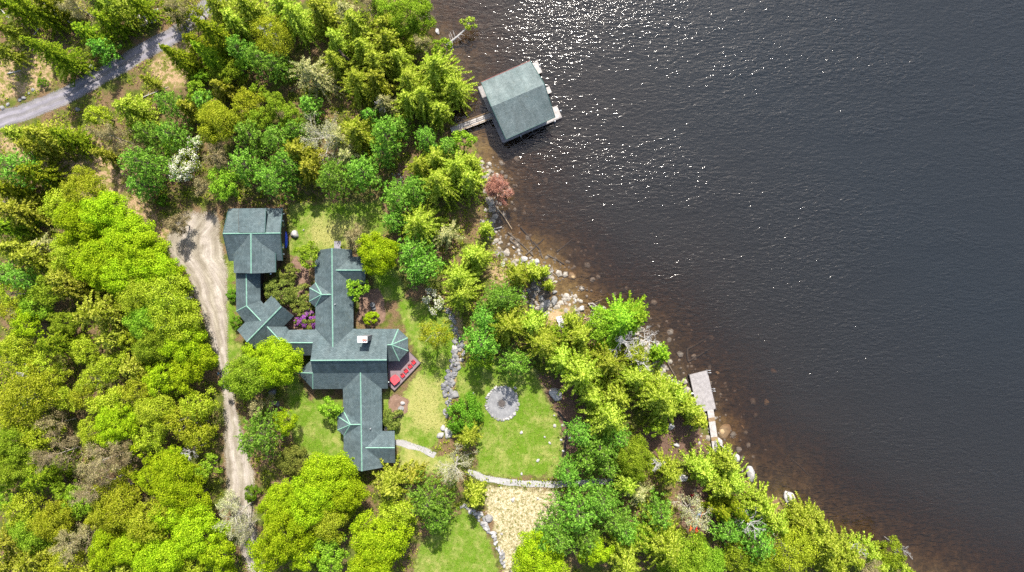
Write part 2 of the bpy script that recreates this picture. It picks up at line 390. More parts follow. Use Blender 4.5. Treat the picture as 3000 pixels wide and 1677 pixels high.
ZONES = {
    'lawn': [
        [(868, 1092), (905, 1170), (1005, 1172), (1010, 1240), (1010, 1385), (960, 1380), (900, 1350), (860, 1290), (845, 1200), (840, 1120)],
        [(1160, 880), (1205, 880), (1320, 920), (1335, 1000), (1318, 1100), (1305, 1200), (1285, 1290), (1250, 1330), (1170, 1290), (1120, 1260), (1115, 1150), (1180, 1170), (1235, 1070), (1200, 1000)],
        [(1330, 1080), (1400, 1050), (1520, 1060), (1570, 1090), (1600, 1170), (1640, 1230), (1650, 1330), (1640, 1392), (1500, 1398), (1400, 1388), (1395, 1300), (1390, 1210), (1345, 1170)],
        [(1210, 1720), (1230, 1600), (1290, 1545), (1360, 1490), (1405, 1530), (1440, 1600), (1470, 1720)],
        [(850, 600), (1120, 590), (1130, 690), (1060, 720), (1000, 720), (930, 760), (850, 750)],
        [(1080, 760), (1150, 740), (1190, 880), (1110, 880)],
        [(670, 690), (690, 690), (690, 1000), (720, 1040), (660, 1060)],
    ],
    'dry': [
        [(1420, 1425), (1640, 1440), (1645, 1530), (1580, 1590), (1540, 1640), (1490, 1720), (1470, 1640), (1455, 1560), (1425, 1490)],
    ],
    'pale': [
        [(900, 650), (990, 640), (1060, 640), (1040, 700), (960, 730), (905, 720)],
        [(1165, 1285), (1260, 1330), (1340, 1340), (1310, 1390), (1170, 1385)],
        [(1215, 1100), (1300, 1110), (1300, 1280), (1200, 1270), (1160, 1200)],
    ],
    'sand': [
        [(1450, 640), (1560, 680), (1640, 740), (1720, 830), (1790, 900), (1750, 940), (1560, 900), (1500, 800)],
        [(1390, 380), (1460, 420), (1480, 560), (1440, 560), (1400, 460)],
        [(2100, 1230), (2160, 1240), (2170, 1300), (2110, 1310)],
    ],
    'litter': [
        [(30, 160), (110, 120), (160, 200), (150, 260), (60, 280), (0, 300), (-60, 200)],
        [(430, 190), (560, 100), (560, 250), (470, 270)],
        [(0, 390), (220, 370), (330, 430), (430, 500), (450, 620), (520, 660), (480, 720), (420, 640), (330, 640), (150, 560), (0, 440)],
        [(1430, 770), (1500, 790), (1500, 850), (1440, 860)],
        [(1600, 905), (1680, 900), (1690, 960), (1660, 1000), (1640, 960), (1600, 950)],
        [(1270, 920), (1345, 900), (1370, 1000), (1340, 1120), (1270, 1260), (1280, 1100)],
    ],
    'soil': [
        [(1870, 1280), (1960, 1200), (2050, 1260), (2080, 1330), (2000, 1350), (1900, 1340)],
        [(1560, 1090), (1680, 1120), (1720, 1220), (1700, 1350), (1650, 1330), (1620, 1200)],
        [(1990, 1410), (2110, 1430), (2110, 1560), (2020, 1580), (1980, 1500)],
        [(1130, 560), (1170, 480), (1230, 470), (1200, 560)],
    ],
}

def build_ground():
    fx = np.arange(-96, 96.01, 0.5); fy = np.arange(-58, 58.01, 0.5)
    xs = np.concatenate([[-2500, -900, -400, -220, -140, -110], fx, [110, 140, 220, 400, 900, 2500]])
    ys = np.concatenate([[-2500, -900, -400, -200, -110, -75], fy, [75, 110, 200, 400, 900, 2500]])
    X, Y = np.meshgrid(xs, ys); px, py = X.ravel(), Y.ravel()
    wob = np.array([mnoise.noise(Vector((a * 0.35, b * 0.35, 3.1))) for a, b in zip(px, py)])
    wob2 = np.array([mnoise.noise(Vector((a * 0.08, b * 0.08, 8.7))) for a, b in zip(px, py)])
    d = shore_d(px, py) + np.where(np.abs(px) < 100, wob * 0.5, 0)
    z = np.where(d > 0, np.minimum(G, 0.30 * d), np.maximum(-6.0, -0.02 + (0.09 + 0.03 * wob2) * d + 0.10 * wob))
    nx, ny = len(xs), len(ys)
    idx = np.arange(nx * ny).reshape(ny, nx)
    quads = np.stack([idx[:-1, :-1], idx[:-1, 1:], idx[1:, 1:], idx[1:, :-1]], -1).reshape(-1, 4)
    me = bpy.data.meshes.new('ground')
    me.vertices.add(nx * ny); me.vertices.foreach_set('co', np.stack([px, py, z], 1).ravel())
    me.loops.add(quads.size); me.polygons.add(len(quads))
    me.loops.foreach_set('vertex_index', quads.ravel()); me.polygons.foreach_set('loop_start', np.arange(0, quads.size, 4))
    me.polygons.foreach_set('use_smooth', np.ones(len(quads), bool)); me.update(calc_edges=True)
    for zone, polys in ZONES.items():
        best = np.full(px.shape, -9.0)
        for p in polys: best = np.maximum(best, sdist(px, py, fpoly(p)))
        val = np.clip(0.5 + best / (8.0 if zone == 'sand' else 3.0), 0, 1)
        at = me.attributes.new(zone, 'FLOAT', 'POINT'); at.data.foreach_set('value', val)
    at = me.attributes.new('bank', 'FLOAT', 'POINT'); at.data.foreach_set('value', np.clip(0.5 - d / 2.0, 0, 1))
    m, nt, out = new_mat('woodland ground')
    v = pos_vec(nt)
    def attr(n):
        a = N(nt, 'ShaderNodeAttribute'); a.attribute_name = n; return a.outputs['Fac']
    nf = noise(nt, v, 5.0, 6, 0.7); nm = noise(nt, v, 1.1, 5, 0.65); nb = noise(nt, v, 0.16, 4, 0.6)
    nb2 = noise(nt, mapping(nt, v, (1, 1, 1), (0.3, 0.2, 0.9)), 0.33, 5, 0.62)
    grain = noise(nt, mapping(nt, v, (1, 1, 1), (0.1, 0.3, 2.1)), 11.0, 3, 0.7)
    forest = ramp(nt, nf, [(0.3, (0.055, 0.036, 0.020)), (0.52, (0.16, 0.105, 0.055)), (0.72, (0.27, 0.18, 0.10))])
    moss = ramp(nt, nm, [(0.3, (0.045, 0.06, 0.010)), (0.7, (0.12, 0.14, 0.025))])
    forest = mix(nt, smooth(nt, nb2, 0.42, 0.6), forest, moss)
    litter = ramp(nt, nf, [(0.28, (0.15, 0.09, 0.045)), (0.5, (0.33, 0.225, 0.125)), (0.7, (0.48, 0.36, 0.24))])
    litter = mix(nt, smooth(nt, nm, 0.44, 0.58), litter, ramp(nt, grain, [(0.3, (0.09, 0.09, 0.02)), (0.7, (0.20, 0.19, 0.05))]))
    grassg = ramp(nt, grain, [(0.28, (0.05, 0.105, 0.006)), (0.55, (0.105, 0.19, 0.012)), (0.75, (0.18, 0.26, 0.03))])
    grassy = ramp(nt, grain, [(0.28, (0.16, 0.165, 0.035)), (0.55, (0.31, 0.30, 0.095)), (0.75, (0.44, 0.41, 0.18))])
    lf = math_(nt, 'ADD', math_(nt, 'MULTIPLY', nb2, 0.6), math_(nt, 'MULTIPLY', nm, 0.4))
    lf = math_(nt, 'ADD', lf, math_(nt, 'MULTIPLY', attr('pale'), 0.16))
    lawn = mix(nt, smooth(nt, lf, 0.42, 0.72), grassg, grassy)
    lawn = mix(nt, math_(nt, 'MULTIPLY', smooth(nt, nf, 0.58, 0.7), 0.6), lawn, (0.13, 0.12, 0.03))
    ns = noise(nt, v, 2.6, 6, 0.72)
    straw = ramp(nt, ns, [(0.34, (0.09, 0.10, 0.02)), (0.43, (0.23, 0.205, 0.09)), (0.52, (0.40, 0.345, 0.205)), (0.68, (0.58, 0.52, 0.39))])
    soil = ramp(nt, nf, [(0.3, (0.045, 0.030, 0.022)), (0.55, (0.14, 0.085, 0.06)), (0.75, (0.25, 0.16, 0.12))])
    bedd = ramp(nt, nm, [(0.25, (0.03, 0.022, 0.012)), (0.45, (0.075, 0.055, 0.028)), (0.6, (0.13, 0.092, 0.045)), (0.75, (0.19, 0.14, 0.075))])
    bedc = ramp(nt, nm, [(0.25, (0.09, 0.060, 0.02)), (0.45, (0.20, 0.14, 0.05)), (0.6, (0.30, 0.215, 0.08)), (0.75, (0.38, 0.28, 0.13))])
    bedc = mix(nt, math_(nt, 'MULTIPLY', smooth(nt, nf, 0.5, 0.62), 0.6), bedc, (0.10, 0.065, 0.028))
    bedc = mix(nt, smooth(nt, math_(nt, 'ADD', attr('sand'), math_(nt, 'MULTIPLY', math_(nt, 'SUBTRACT', nb2, 0.5), 1.2)), 0.2, 0.8), bedd, bedc)
    def soft(a, lo=0.35, hi=0.65):
        w = math_(nt, 'ADD', attr(a), math_(nt, 'MULTIPLY', math_(nt, 'SUBTRACT', nm, 0.5), 1.1))
        return smooth(nt, w, lo, hi)
    c = mix(nt, soft('litter'), forest, litter)
    c = mix(nt, soft('soil'), c, soil)
    c = mix(nt, soft('lawn'), c, lawn)
    c = mix(nt, soft('pale'), c, lawn)
    c = mix(nt, soft('dry'), c, straw)
    c = mix(nt, smooth(nt, attr('bank'), 0.45, 0.6), c, bedc)
    hgt = math_(nt, 'ADD', nf, math_(nt, 'MULTIPLY', grain, 0.4))
    principled(nt, out, c, 0.95, 0.1, bump(nt, hgt, 0.9, 0.12))
    me.materials.append(m)
    o = bpy.data.objects.new('ground', me); link(o); tag(o, kind='structure')

def build_lake():
    m, nt, out = new_mat('lake water')
    v = pos_vec(nt)
    rot = noise(nt, v, 0.012, 2, 0.5)
    # crests run nearly across the picture; wavelets about 0.8 m, long-crested, in patches
    w1 = noise(nt, mapping(nt, v, (0.75, 1.75, 1), (0, 0, math.radians(-8))), 1.0, 1.6, 0.45, 0.8)
    w2 = noise(nt, mapping(nt, v, (0.70, 1.75, 1), (0, 0, math.radians(-32))), 1.25, 1.4, 0.45, 0.5)
    w3 = noise(nt, mapping(nt, v, (1.0, 1.6, 1), (0, 0, math.radians(15))), 2.6, 2, 0.5, 0.2)
    w4 = noise(nt, mapping(nt, v, (0.5, 1.2, 1), (0, 0, math.radians(-20))), 0.16, 2, 0.5)
    patch = smooth(nt, noise(nt, mapping(nt, v, (0.6, 1.2, 1), (0, 0, math.radians(-20))), 0.045, 4, 0.65), 0.34, 0.68)
    h = math_(nt, 'ADD', math_(nt, 'MULTIPLY', w1, 1.0), math_(nt, 'MULTIPLY', w2, 0.8))
    h = math_(nt, 'ADD', h, math_(nt, 'MULTIPLY', w3, 0.22))
    sx = N(nt, 'ShaderNodeAttribute'); sx.attribute_name = 'open'
    far = N(nt, 'ShaderNodeAttribute'); far.attribute_name = 'far'
    amp = math_(nt, 'MULTIPLY', math_(nt, 'MULTIPLY_ADD', patch, 0.85, 0.45), math_(nt, 'MULTIPLY_ADD', sx.outputs['Fac'], 0.75, 0.25))
    h = math_(nt, 'MULTIPLY', h, amp)
    h = math_(nt, 'ADD', h, math_(nt, 'MULTIPLY', w4, 0.6))
    nrm = bump(nt, h, 1.0, 0.12)
    fr = N(nt, 'ShaderNodeFresnel'); fr.inputs['IOR'].default_value = 1.46; nt.links.new(nrm, fr.inputs['Normal'])
    gl = N(nt, 'ShaderNodeBsdfGlossy'); gl.inputs['Roughness'].default_value = 0.045; nt.links.new(nrm, gl.inputs['Normal'])
    tr = N(nt, 'ShaderNodeBsdfTransparent'); df = N(nt, 'ShaderNodeBsdfDiffuse')
    nt.links.new(mix(nt, far.outputs['Fac'], (0.031, 0.026, 0.020), (0.025, 0.030, 0.034)), df.inputs[0]); nt.links.new(nrm, df.inputs['Normal'])
    mu = N(nt, 'ShaderNodeMixShader'); nt.links.new(math_(nt, 'MULTIPLY_ADD', sx.outputs['Fac'], 0.45, 0.12), mu.inputs[0])
    nt.links.new(tr.outputs[0], mu.inputs[1]); nt.links.new(df.outputs[0], mu.inputs[2])
    mx = N(nt, 'ShaderNodeMixShader'); nt.links.new(fr.outputs[0], mx.inputs[0])
    nt.links.new(mu.outputs[0], mx.inputs[1]); nt.links.new(gl.outputs[0], mx.inputs[2])
    nt.links.new(mx.outputs[0], out.inputs['Surface'])
    va = N(nt, 'ShaderNodeVolumeAbsorption'); va.inputs['Color'].default_value = (0.50, 0.25, 0.04, 1); va.inputs['Density'].default_value = 1.1
    nt.links.new(va.outputs[0], out.inputs['Volume'])
    xs = np.concatenate([[-150], np.arange(-30, 100, 2.0), [2400]]); ys = np.concatenate([[-2400], np.arange(-60, 60.1, 2.0), [2400]])
    X, Y = np.meshgrid(xs, ys); px, py = X.ravel(), Y.ravel(); nx, ny = len(xs), len(ys)
    idx = np.arange(nx * ny).reshape(ny, nx)
    verts = [(a, b, LAKE) for a, b in zip(px, py)]
    faces = [[idx[j, i], idx[j, i + 1], idx[j + 1, i + 1], idx[j + 1, i]] for j in range(ny - 1) for i in range(nx - 1)]
    n = len(verts)
    cor = [idx[0, 0], idx[0, -1], idx[-1, -1], idx[-1, 0]]
    verts += [(verts[c][0], verts[c][1], -8.0) for c in cor]
    faces.append([n + 3, n + 2, n + 1, n])
    faces.append([n, n + 1] + [idx[0, i] for i in range(nx - 1, -1, -1)])
    faces.append([n + 1, n + 2] + [idx[j, -1] for j in range(ny - 1, -1, -1)])
    faces.append([n + 2, n + 3] + [idx[-1, i] for i in range(nx)])
    faces.append([n + 3, n] + [idx[j, 0] for j in range(ny)])
    o = mesh_obj('lake_water', verts, [[int(i) for i in f] for f in faces], m)
    d = -shore_d(px, py)
    val = np.concatenate([np.clip(d / 16.0, 0, 1), np.ones(4)])
    at = o.data.attributes.new('open', 'FLOAT', 'POINT'); at.data.foreach_set('value', val)
    at = o.data.attributes.new('far', 'FLOAT', 'POINT'); at.data.foreach_set('value', np.concatenate([np.clip(d / 48.0, 0, 1) ** 0.8, np.ones(4)]))
    tag(o, kind='structure')

# ---------------------------------------------------------------- roads and paths
def strip(name, left, right, z, mat, n=160, jit=0.18):
    """left/right edges as plan polylines, resampled together; UV.x across (m from left), UV.y along; 'edge' = metres from the nearer edge"""
    def resample(p, n):
        p = np.array(p, float); s = np.concatenate([[0], np.cumsum(np.hypot(*np.diff(p, axis=0).T))]); t = np.linspace(0, s[-1], n)
        return np.stack([np.interp(t, s, p[:, 0]), np.interp(t, s, p[:, 1])], 1)
    L, R = resample(left, n), resample(right, n)
    k = 14; verts, uvs, ed, acr = [], [], [], []
    s = 0
    for i in range(n):
        if i: s += np.hypot(*((L[i] + R[i] - L[i - 1] - R[i - 1]) / 2))
        w = np.hypot(*(R[i] - L[i]))
        j1, j2 = (mnoise.noise(Vector((s * 0.5, 0.3, q))) * jit for q in (1.7, 9.2))
        for j in range(k + 1):
            t = j / k; u = t * (1 + (j1 + j2) / w) - j1 / w
            p = L[i] * (1 - u) + R[i] * u
            verts.append((p[0], p[1], z)); uvs.append((t * w, s)); acr.append(t); ed.append(min(min(t, 1 - t) * w, i * 0.15, (n - 1 - i) * 0.3) if jit else min(t, 1 - t) * w + 1)
    faces = [[i * (k + 1) + j, i * (k + 1) + j + 1, (i + 1) * (k + 1) + j + 1, (i + 1) * (k + 1) + j] for i in range(n - 1) for j in range(k)]
    o = mesh_obj(name, verts, faces, mat); me = o.data
    if me.polygons[0].normal.z < 0: me.flip_normals()
    uvl = me.uv_layers.new(name='UVMap')
    for l in me.loops: uvl.data[l.index].uv = uvs[l.vertex_index]
    at = me.attributes.new('edge', 'FLOAT', 'POINT'); at.data.foreach_set('value', ed)
    at = me.attributes.new('across', 'FLOAT', 'POINT'); at.data.foreach_set('value', acr)
    return tag(o, kind='structure')
def surface_mat(name, stops, rut, soft=0.5, streak=(1.6, 0.10), leaves=0.0, tracks=False):
    m, nt, out = new_mat(name)
    uv = N(nt, 'ShaderNodeTexCoord').outputs['UV']; v = pos_vec(nt)
    st = noise(nt, mapping(nt, uv, (streak[0], streak[1], 1)), 1.0, 5, 0.65)
    nf = noise(nt, v, 6.0, 5, 0.7); nm = noise(nt, v, 0.8, 4, 0.6); ng = noise(nt, v, 14.0, 2, 0.6)
    f = math_(nt, 'ADD', math_(nt, 'MULTIPLY', st, 0.42), math_(nt, 'ADD', math_(nt, 'MULTIPLY', nf, 0.33), math_(nt, 'MULTIPLY', ng, 0.25)))
    c = ramp(nt, f, stops)
    c = mix(nt, 1.0, c, ramp(nt, nm, [(0.3, rut), (0.7, (1.08, 1.08, 1.08))]), 'MULTIPLY')
    if tracks:
        ac = N(nt, 'ShaderNodeAttribute'); ac.attribute_name = 'across'; f1 = None
        for ctr in (0.36, 0.70):
            q = math_(nt, 'ABSOLUTE', math_(nt, 'SUBTRACT', math_(nt, 'ADD', ac.outputs['Fac'], math_(nt, 'MULTIPLY', math_(nt, 'SUBTRACT', nm, 0.5), 0.22)), ctr))
            g = smooth(nt, q, 0.14, 0.02); f1 = g if f1 is None else math_(nt, 'MAXIMUM', f1, g)
        c = mix(nt, f1, mix(nt, 1.0, c, (0.86, 0.85, 0.78), 'MULTIPLY'), mix(nt, 1.0, c, (1.07, 1.06, 1.06), 'MULTIPLY'))
    if leaves: c = mix(nt, math_(nt, 'MULTIPLY', smooth(nt, nf, 0.6, 0.68), leaves), c, (0.50, 0.38, 0.24))
    a = N(nt, 'ShaderNodeAttribute'); a.attribute_name = 'edge'
    e = math_(nt, 'ADD', math_(nt, 'DIVIDE', a.outputs['Fac'], soft), math_(nt, 'MULTIPLY', math_(nt, 'SUBTRACT', nf, 0.62), 2.2))
    alpha = smooth(nt, e, 0.0, 0.25)
    p = principled(nt, out, c, 0.95, 0.1, bump(nt, f, 0.5, 0.05))
    nt.links.new(alpha, p.inputs['Alpha'])
    return m
def offset_line(pts, w):
    pts = [Vector((x, y)) for x, y in pts]; L, R = [], []
    for i, p in enumerate(pts):
        d = (pts[min(i + 1, len(pts) - 1)] - pts[max(i - 1, 0)]).normalized(); n = Vector((-d.y, d.x))
        L.append(tuple(p + n * w / 2)); R.append(tuple(p - n * w / 2))
    return L, R
def wp(pts, f=t0): return [tuple(W(*f(x, y), G)[:2]) for x, y in pts]

def build_roads():
    md = surface_mat('dirt driveway', [(0.34, (0.15, 0.127, 0.10)), (0.5, (0.30, 0.268, 0.228)), (0.62, (0.47, 0.435, 0.385))], (0.72, 0.70, 0.68), 1.5, (1.3, 0.16), leaves=0.7, tracks=True)
    left = [(470, 520), (415, 590), (418, 640), (465, 690), (495, 770), (522, 850), (545, 925), (556, 1000), (558, 1100), (562, 1250), (595, 1370), (625, 1470), (650, 1600)]
    right = [(552, 520), (560, 590), (572, 640), (580, 690), (578, 770), (580, 850), (578, 925), (594, 1000), (612, 1080), (645, 1190), (645, 1300), (662, 1400), (680, 1470), (700, 1600)]
    strip('driveway', wp(left), wp(right), G + 0.006, md, 220, 0.5)
    mr = surface_mat('grey road', [(0.32, (0.115, 0.11, 0.125)), (0.5, (0.20, 0.19, 0.21)), (0.66, (0.33, 0.31, 0.32))], (0.85, 0.85, 0.87), 0.8, leaves=0.4, tracks=True)
    cl = wp([(-220, 350), (-80, 322), (0, 301), (75, 278), (150, 248), (225, 208), (300, 166), (370, 125), (435, 90), (480, 55), (540, 0), (600, -70), (680, -180)])
    strip('road', *offset_line(cl, 3.5), G + 0.006, mr, 200, 0.25)
    mp = surface_mat('gravel path', [(0.32, (0.20, 0.195, 0.19)), (0.5, (0.31, 0.30, 0.29)), (0.66, (0.44, 0.425, 0.41))], (0.85, 0.85, 0.85), 0.35, (1.6, 0.8))
    cl = wp([(985, 1112), (1020, 1118), (1060, 1130), (1095, 1148)]); strip('path', *offset_line(cl, 1.3), G + 0.009, mp, 60, 0.25)
    cl = wp([(1175, 1186), (1215, 1203), (1280, 1215), (1340, 1218), (1400, 1219), (1480, 1214), (1545, 1210), (1600, 1212)])
    strip('path', *offset_line(cl, 1.35), G + 0.009, mp, 200, 0.2)
    mt = surface_mat('grey stoop', [(0.32, (0.19, 0.18, 0.20)), (0.66, (0.27, 0.255, 0.28))], (0.9, 0.9, 0.92), 0.05, (1.6, 0.8))
    a = [c1(1240, 480), c1(1240, 580)]; b = [c1(1305, 480), c1(1305, 580)]
    strip('paved_path', [tuple(W(*p, G)[:2]) for p in a], [tuple(W(*p, G)[:2]) for p in b], G + 0.03, mt, 8, 0.0)
    # planted mulch beds and the gravel disc of the fire circle
    def disc(name, cx, cy, rx, ry, z, mat, rz=0.0, jit=0.3):
        c = W(cx, cy, G); vs = [(c.x, c.y, z)]; ed = [min(rx, ry)]; n = 72
        for ring in (0.5, 0.8, 0.9, 1.0):
            for i in range(n):
                a = 2 * math.pi * i / n; k = ring * (1 + jit * mnoise.noise(Vector((math.cos(a) * 1.6, math.sin(a) * 1.6, cx))))
                x, y = rx * k * math.cos(a), ry * k * math.sin(a)
                vs.append((c.x + x * math.cos(rz) - y * math.sin(rz), c.y + x * math.sin(rz) + y * math.cos(rz), z)); ed.append((1 - ring) * min(rx, ry))
        fs = [[0, 1 + i, 1 + (i + 1) % n] for i in range(n)]
        for r in range(3):
            for i in range(n):
                a, b = 1 + r * n + i, 1 + r * n + (i + 1) % n; fs.append([a, a + n, b + n, b])
        o = mesh_obj(name, vs, fs, mat); at = o.data.attributes.new('edge', 'FLOAT', 'POINT'); at.data.foreach_set('value', ed)
        uvl = o.data.uv_layers.new(name='UVMap')
        for l in o.data.loops: uvl.data[l.index].uv = (vs[l.vertex_index][0], vs[l.vertex_index][1])
        return tag(o, kind='structure')
    mm = surface_mat('bark mulch', [(0.32, (0.10, 0.062, 0.045)), (0.5, (0.19, 0.12, 0.085)), (0.66, (0.31, 0.21, 0.155))], (0.8, 0.8, 0.8), 0.5, (1.3, 1.3))
    disc('mulch_bed_ground', *c2(1765, 775), 2.0, 2.1, G + 0.012, mm)
    disc('mulch_bed_ground', *c1(1590, 1120), 2.6, 3.9, G + 0.012, mm)
    disc('mulch_bed_ground', *c1(860, 1000), 3.4, 6.5, G + 0.012, mm)
    mg = surface_mat('fire circle gravel', [(0.32, (0.13, 0.13, 0.135)), (0.5, (0.21, 0.21, 0.215)), (0.66, (0.33, 0.325, 0.32))], (0.8, 0.8, 0.8), 0.1, (1.3, 1.3))
    disc('gravel_circle_ground', *c4(800, 475), 2.75, 2.9, G + 0.016, mg, 0, 0.1)
    # the dark drainage ditch at the edge of the lawn
    mdk = speckle_mat('wet black ditch', [(0.3, (0.008, 0.008, 0.008)), (0.8, (0.03, 0.026, 0.022))], 3, 0.4, 0.3)
    cl = wp([(1385, 560), (1420, 610), (1455, 660), (1482, 715), (1488, 770), (1470, 830), (1460, 900), (1455, 970), (1430, 1040)], c4)
    L, R = offset_line(cl, 0.42); strip('ditch_water', L, R, G + 0.006, mdk, 60, 0.12)

# ---------------------------------------------------------------- foliage builders (numpy)
def quad_mesh(name, C, Nn, L, Wd, U=None, mat=None, cup=0.0):
    n = len(C); Nn = Nn / (np.linalg.norm(Nn, axis=1, keepdims=True) + 1e-9)
    if U is None: U = RNG.normal(size=(n, 3))
    U = U - Nn * np.sum(U * Nn, 1, keepdims=True); U /= (np.linalg.norm(U, axis=1, keepdims=True) + 1e-9)
    V = np.cross(Nn, U); L = np.broadcast_to(L, (n,))[:, None]; Wd = np.broadcast_to(Wd, (n,))[:, None]
    P = np.stack([C - U * L * 0.5, C + V * Wd * 0.5 - U * L * 0.08, C + U * L * 0.5, C - V * Wd * 0.5 + U * L * 0.08], 1)
    me = bpy.data.meshes.new(name); me.vertices.add(4 * n); me.vertices.foreach_set('co', P.astype(np.float32).ravel())
    me.loops.add(4 * n); me.polygons.add(n); me.loops.foreach_set('vertex_index', np.arange(4 * n)); me.polygons.foreach_set('loop_start', np.arange(0, 4 * n, 4))
    me.update(calc_edges=True)
    if mat: me.materials.append(mat)
    return me
def rdirs(n, up=0.0):
    d = RNG.normal(size=(n, 3)); d /= np.linalg.norm(d, axis=1, keepdims=True); d[:, 2] += up
    return d / np.linalg.norm(d, axis=1, keepdims=True)

def broadleaf(r, h, dens=1.0, leaf=0.26, flat=0.42, airy=0.0, tight=False):
    cz, az = h * (1 - flat), h * flat
    ncl = int(10 + 4.2 * r * r); C = []
    for i in range(ncl):
        t = (i + 0.5) / ncl; z = 1 - 1.45 * t; a = i * 2.39996 + RNG.uniform(-0.5, 0.5); q = math.sqrt(max(0, 1 - z * z))
        k = RNG.uniform(0.70, 0.88) if tight else RNG.uniform(0.45, 0.92); lump = 1 + (0.13 * math.sin(a * 3 + r * 5) + 0.09 * math.sin(a * 5 + r * 11)) * q
        C.append((q * math.cos(a) * r * k * lump, q * math.sin(a) * r * k * lump, cz + z * az * k))
    C = np.array(C); RC = r * RNG.uniform(0.13, 0.29, ncl) * (0.70 + 0.6 / math.sqrt(r)); RC = np.maximum(RC, 0.28)
    per = np.maximum(26, dens * 11.5 * (1.5 if r < 2 else 1.0) * RC * RC / (leaf * leaf)).astype(int)
    idx = np.repeat(np.arange(ncl), per); n = len(idx)
    out = C[idx] - np.array([0, 0, cz]); out /= (np.linalg.norm(out, axis=1, keepdims=True) + 1e-6)
    d = rdirs(n) + out * 0.55 + np.array([0, 0, 0.45]); d /= np.linalg.norm(d, axis=1, keepdims=True)
    P = C[idx] + d * RC[idx][:, None] * RNG.uniform(0.62 - airy * 0.4, 1.06 + airy * 0.3, n)[:, None] * np.array([1.1, 1.1, 0.8])
    nn = d * 0.75 + RNG.normal(size=(n, 3)) * 0.36 + np.array([0, 0, 0.5])
    return P, nn, leaf * RNG.uniform(0.7, 1.35, n), leaf * RNG.uniform(0.55, 0.95, n), C

def conifer(r, h, levels=None, nb=6, droop=0.25, step=0.20, spray=0.42, shape=1.0, base=0.14, irregular=0.2, tuft=False):
    P, NN, UU, LL, WW, TW = [], [], [], [], [], []
    levels = levels or int(h / 0.55); a0_ = RNG.uniform(0, 6)
    for i in range(levels):
        t = (i + RNG.uniform(0, 0.6)) / levels; z0_ = h * (base + (0.985 - base) * t)
        for k in range(nb):
            z0 = z0_ + RNG.uniform(-0.25, 0.25)
            a = a0_ + (i * nb + k) * 2.39996 + RNG.uniform(-0.5, 0.5)
            L = r * max(0.06, (1 - t ** shape)) ** 0.85 * RNG.uniform(1 - irregular * 1.6, 1 + irregular * 0.5)
            if L < 0.25: L = 0.25
            dx, dy = math.cos(a), math.sin(a); m = max(2, int(L / step)); lift = 0.25 + 0.5 * t
            s = (np.arange(m) + RNG.uniform(0, 1, m)) / m
            s = s ** 0.75
            zz = z0 + L * (lift * s - (lift + droop) * s * s)
            tip = Vector((dx * L, dy * L, z0 + L * (lift - lift - droop)))
            if L > 0.8: TW.append((Vector((0, 0, z0)), Vector((dx * L * 0.5, dy * L * 0.5, z0 + L * (lift * .5 - (lift + droop) * .25))), tip))
            for sd in (-1, 1, 0):
                ang = a + sd * (0.95 - 0.25 * s) + RNG.normal(size=m) * 0.22
                ln = spray * (1.15 - 0.55 * s) * RNG.uniform(0.7, 1.3, m) * (1.0 if sd else 0.8)
                off = ln * 0.42 if sd else 0
                cx = dx * L * s + np.cos(ang) * off; cy = dy * L * s + np.sin(ang) * off
                P.append(np.stack([cx, cy, zz + RNG.normal(size=m) * 0.05], 1))
                UU.append(np.stack([np.cos(ang), np.sin(ang), np.full(m, -0.12) + RNG.normal(size=m) * 0.2], 1))
                NN.append(np.stack([RNG.normal(size=m) * 0.38 + dx * 0.25, RNG.normal(size=m) * 0.38 + dy * 0.25, np.ones(m)], 1))
                LL.append(ln); WW.append(ln * RNG.uniform(0.32, 0.55, m))
    return np.concatenate(P), np.concatenate(NN), np.concatenate(LL), np.concatenate(WW), np.concatenate(UU), TW

def pine(r, h, irregular=0.3):
    """white pine: whorls of limbs carrying upturned tufts"""
    C = []; TW = []; levels = int(h / 0.85); a0_ = RNG.uniform(0, 6)
    for i in range(levels):
        t = (i + RNG.uniform(0, 0.7)) / levels; z0 = h * (0.2 + 0.78 * t); nb = 6
        for k in range(nb):
            a = a0_ + (i * nb + k) * 2.39996 + RNG.uniform(-0.5, 0.5)
            L = r * (1 - t ** 1.7) ** 0.8 * RNG.uniform(1 - irregular, 1.08) + 0.15
            tip = Vector((math.cos(a) * L, math.sin(a) * L, z0 + L * 0.12)); TW.append((Vector((0, 0, z0)), Vector((0, 0, z0)).lerp(tip, 0.5) + Vector((0, 0, -0.05)), tip))
            m = max(1, int(L / 0.42))
            for j in range(m):
                s = (j + 0.8) / m
                if s < 0.3 and L > 1.2: continue
                b = a + RNG.normal() * 0.28
                C.append((math.cos(b) * L * s, math.sin(b) * L * s, z0 + L * 0.12 * s + RNG.uniform(0, 0.25), RNG.uniform(0.28, 0.46)))
    C = np.array(C); per = 11; idx = np.repeat(np.arange(len(C)), per); n = len(idx)
    d = rdirs(n, 0.55); P = C[idx, :3] + d * C[idx, 3][:, None] * RNG.uniform(0.3, 1.0, n)[:, None]
    nn = d * 0.7 + RNG.normal(size=(n, 3)) * 0.5 + np.array([0, 0, 0.5])
    return P, nn, RNG.uniform(0.22, 0.42, n), RNG.uniform(0.10, 0.20, n), d + RNG.normal(size=(n, 3)) * 0.4, TW

def trunk_mb(h, r0, limbs=(), lr=0.05, lean=0.0, n=6):
    mb = MB(); k = 5
    pts = [Vector((math.sin(i * 1.3) * lean, math.cos(i * 1.7) * lean, h * i / k)) for i in range(k + 1)]; pts[0].z = -0.25
    mb.tube(pts, [r0 * (1.25 if i == 0 else 1 - 0.85 * i / k) for i in range(k + 1)], n)
    for a, b, c in limbs: mb.tube([a, b, c], [lr, lr * 0.7, lr * 0.25], 4)
    return mb

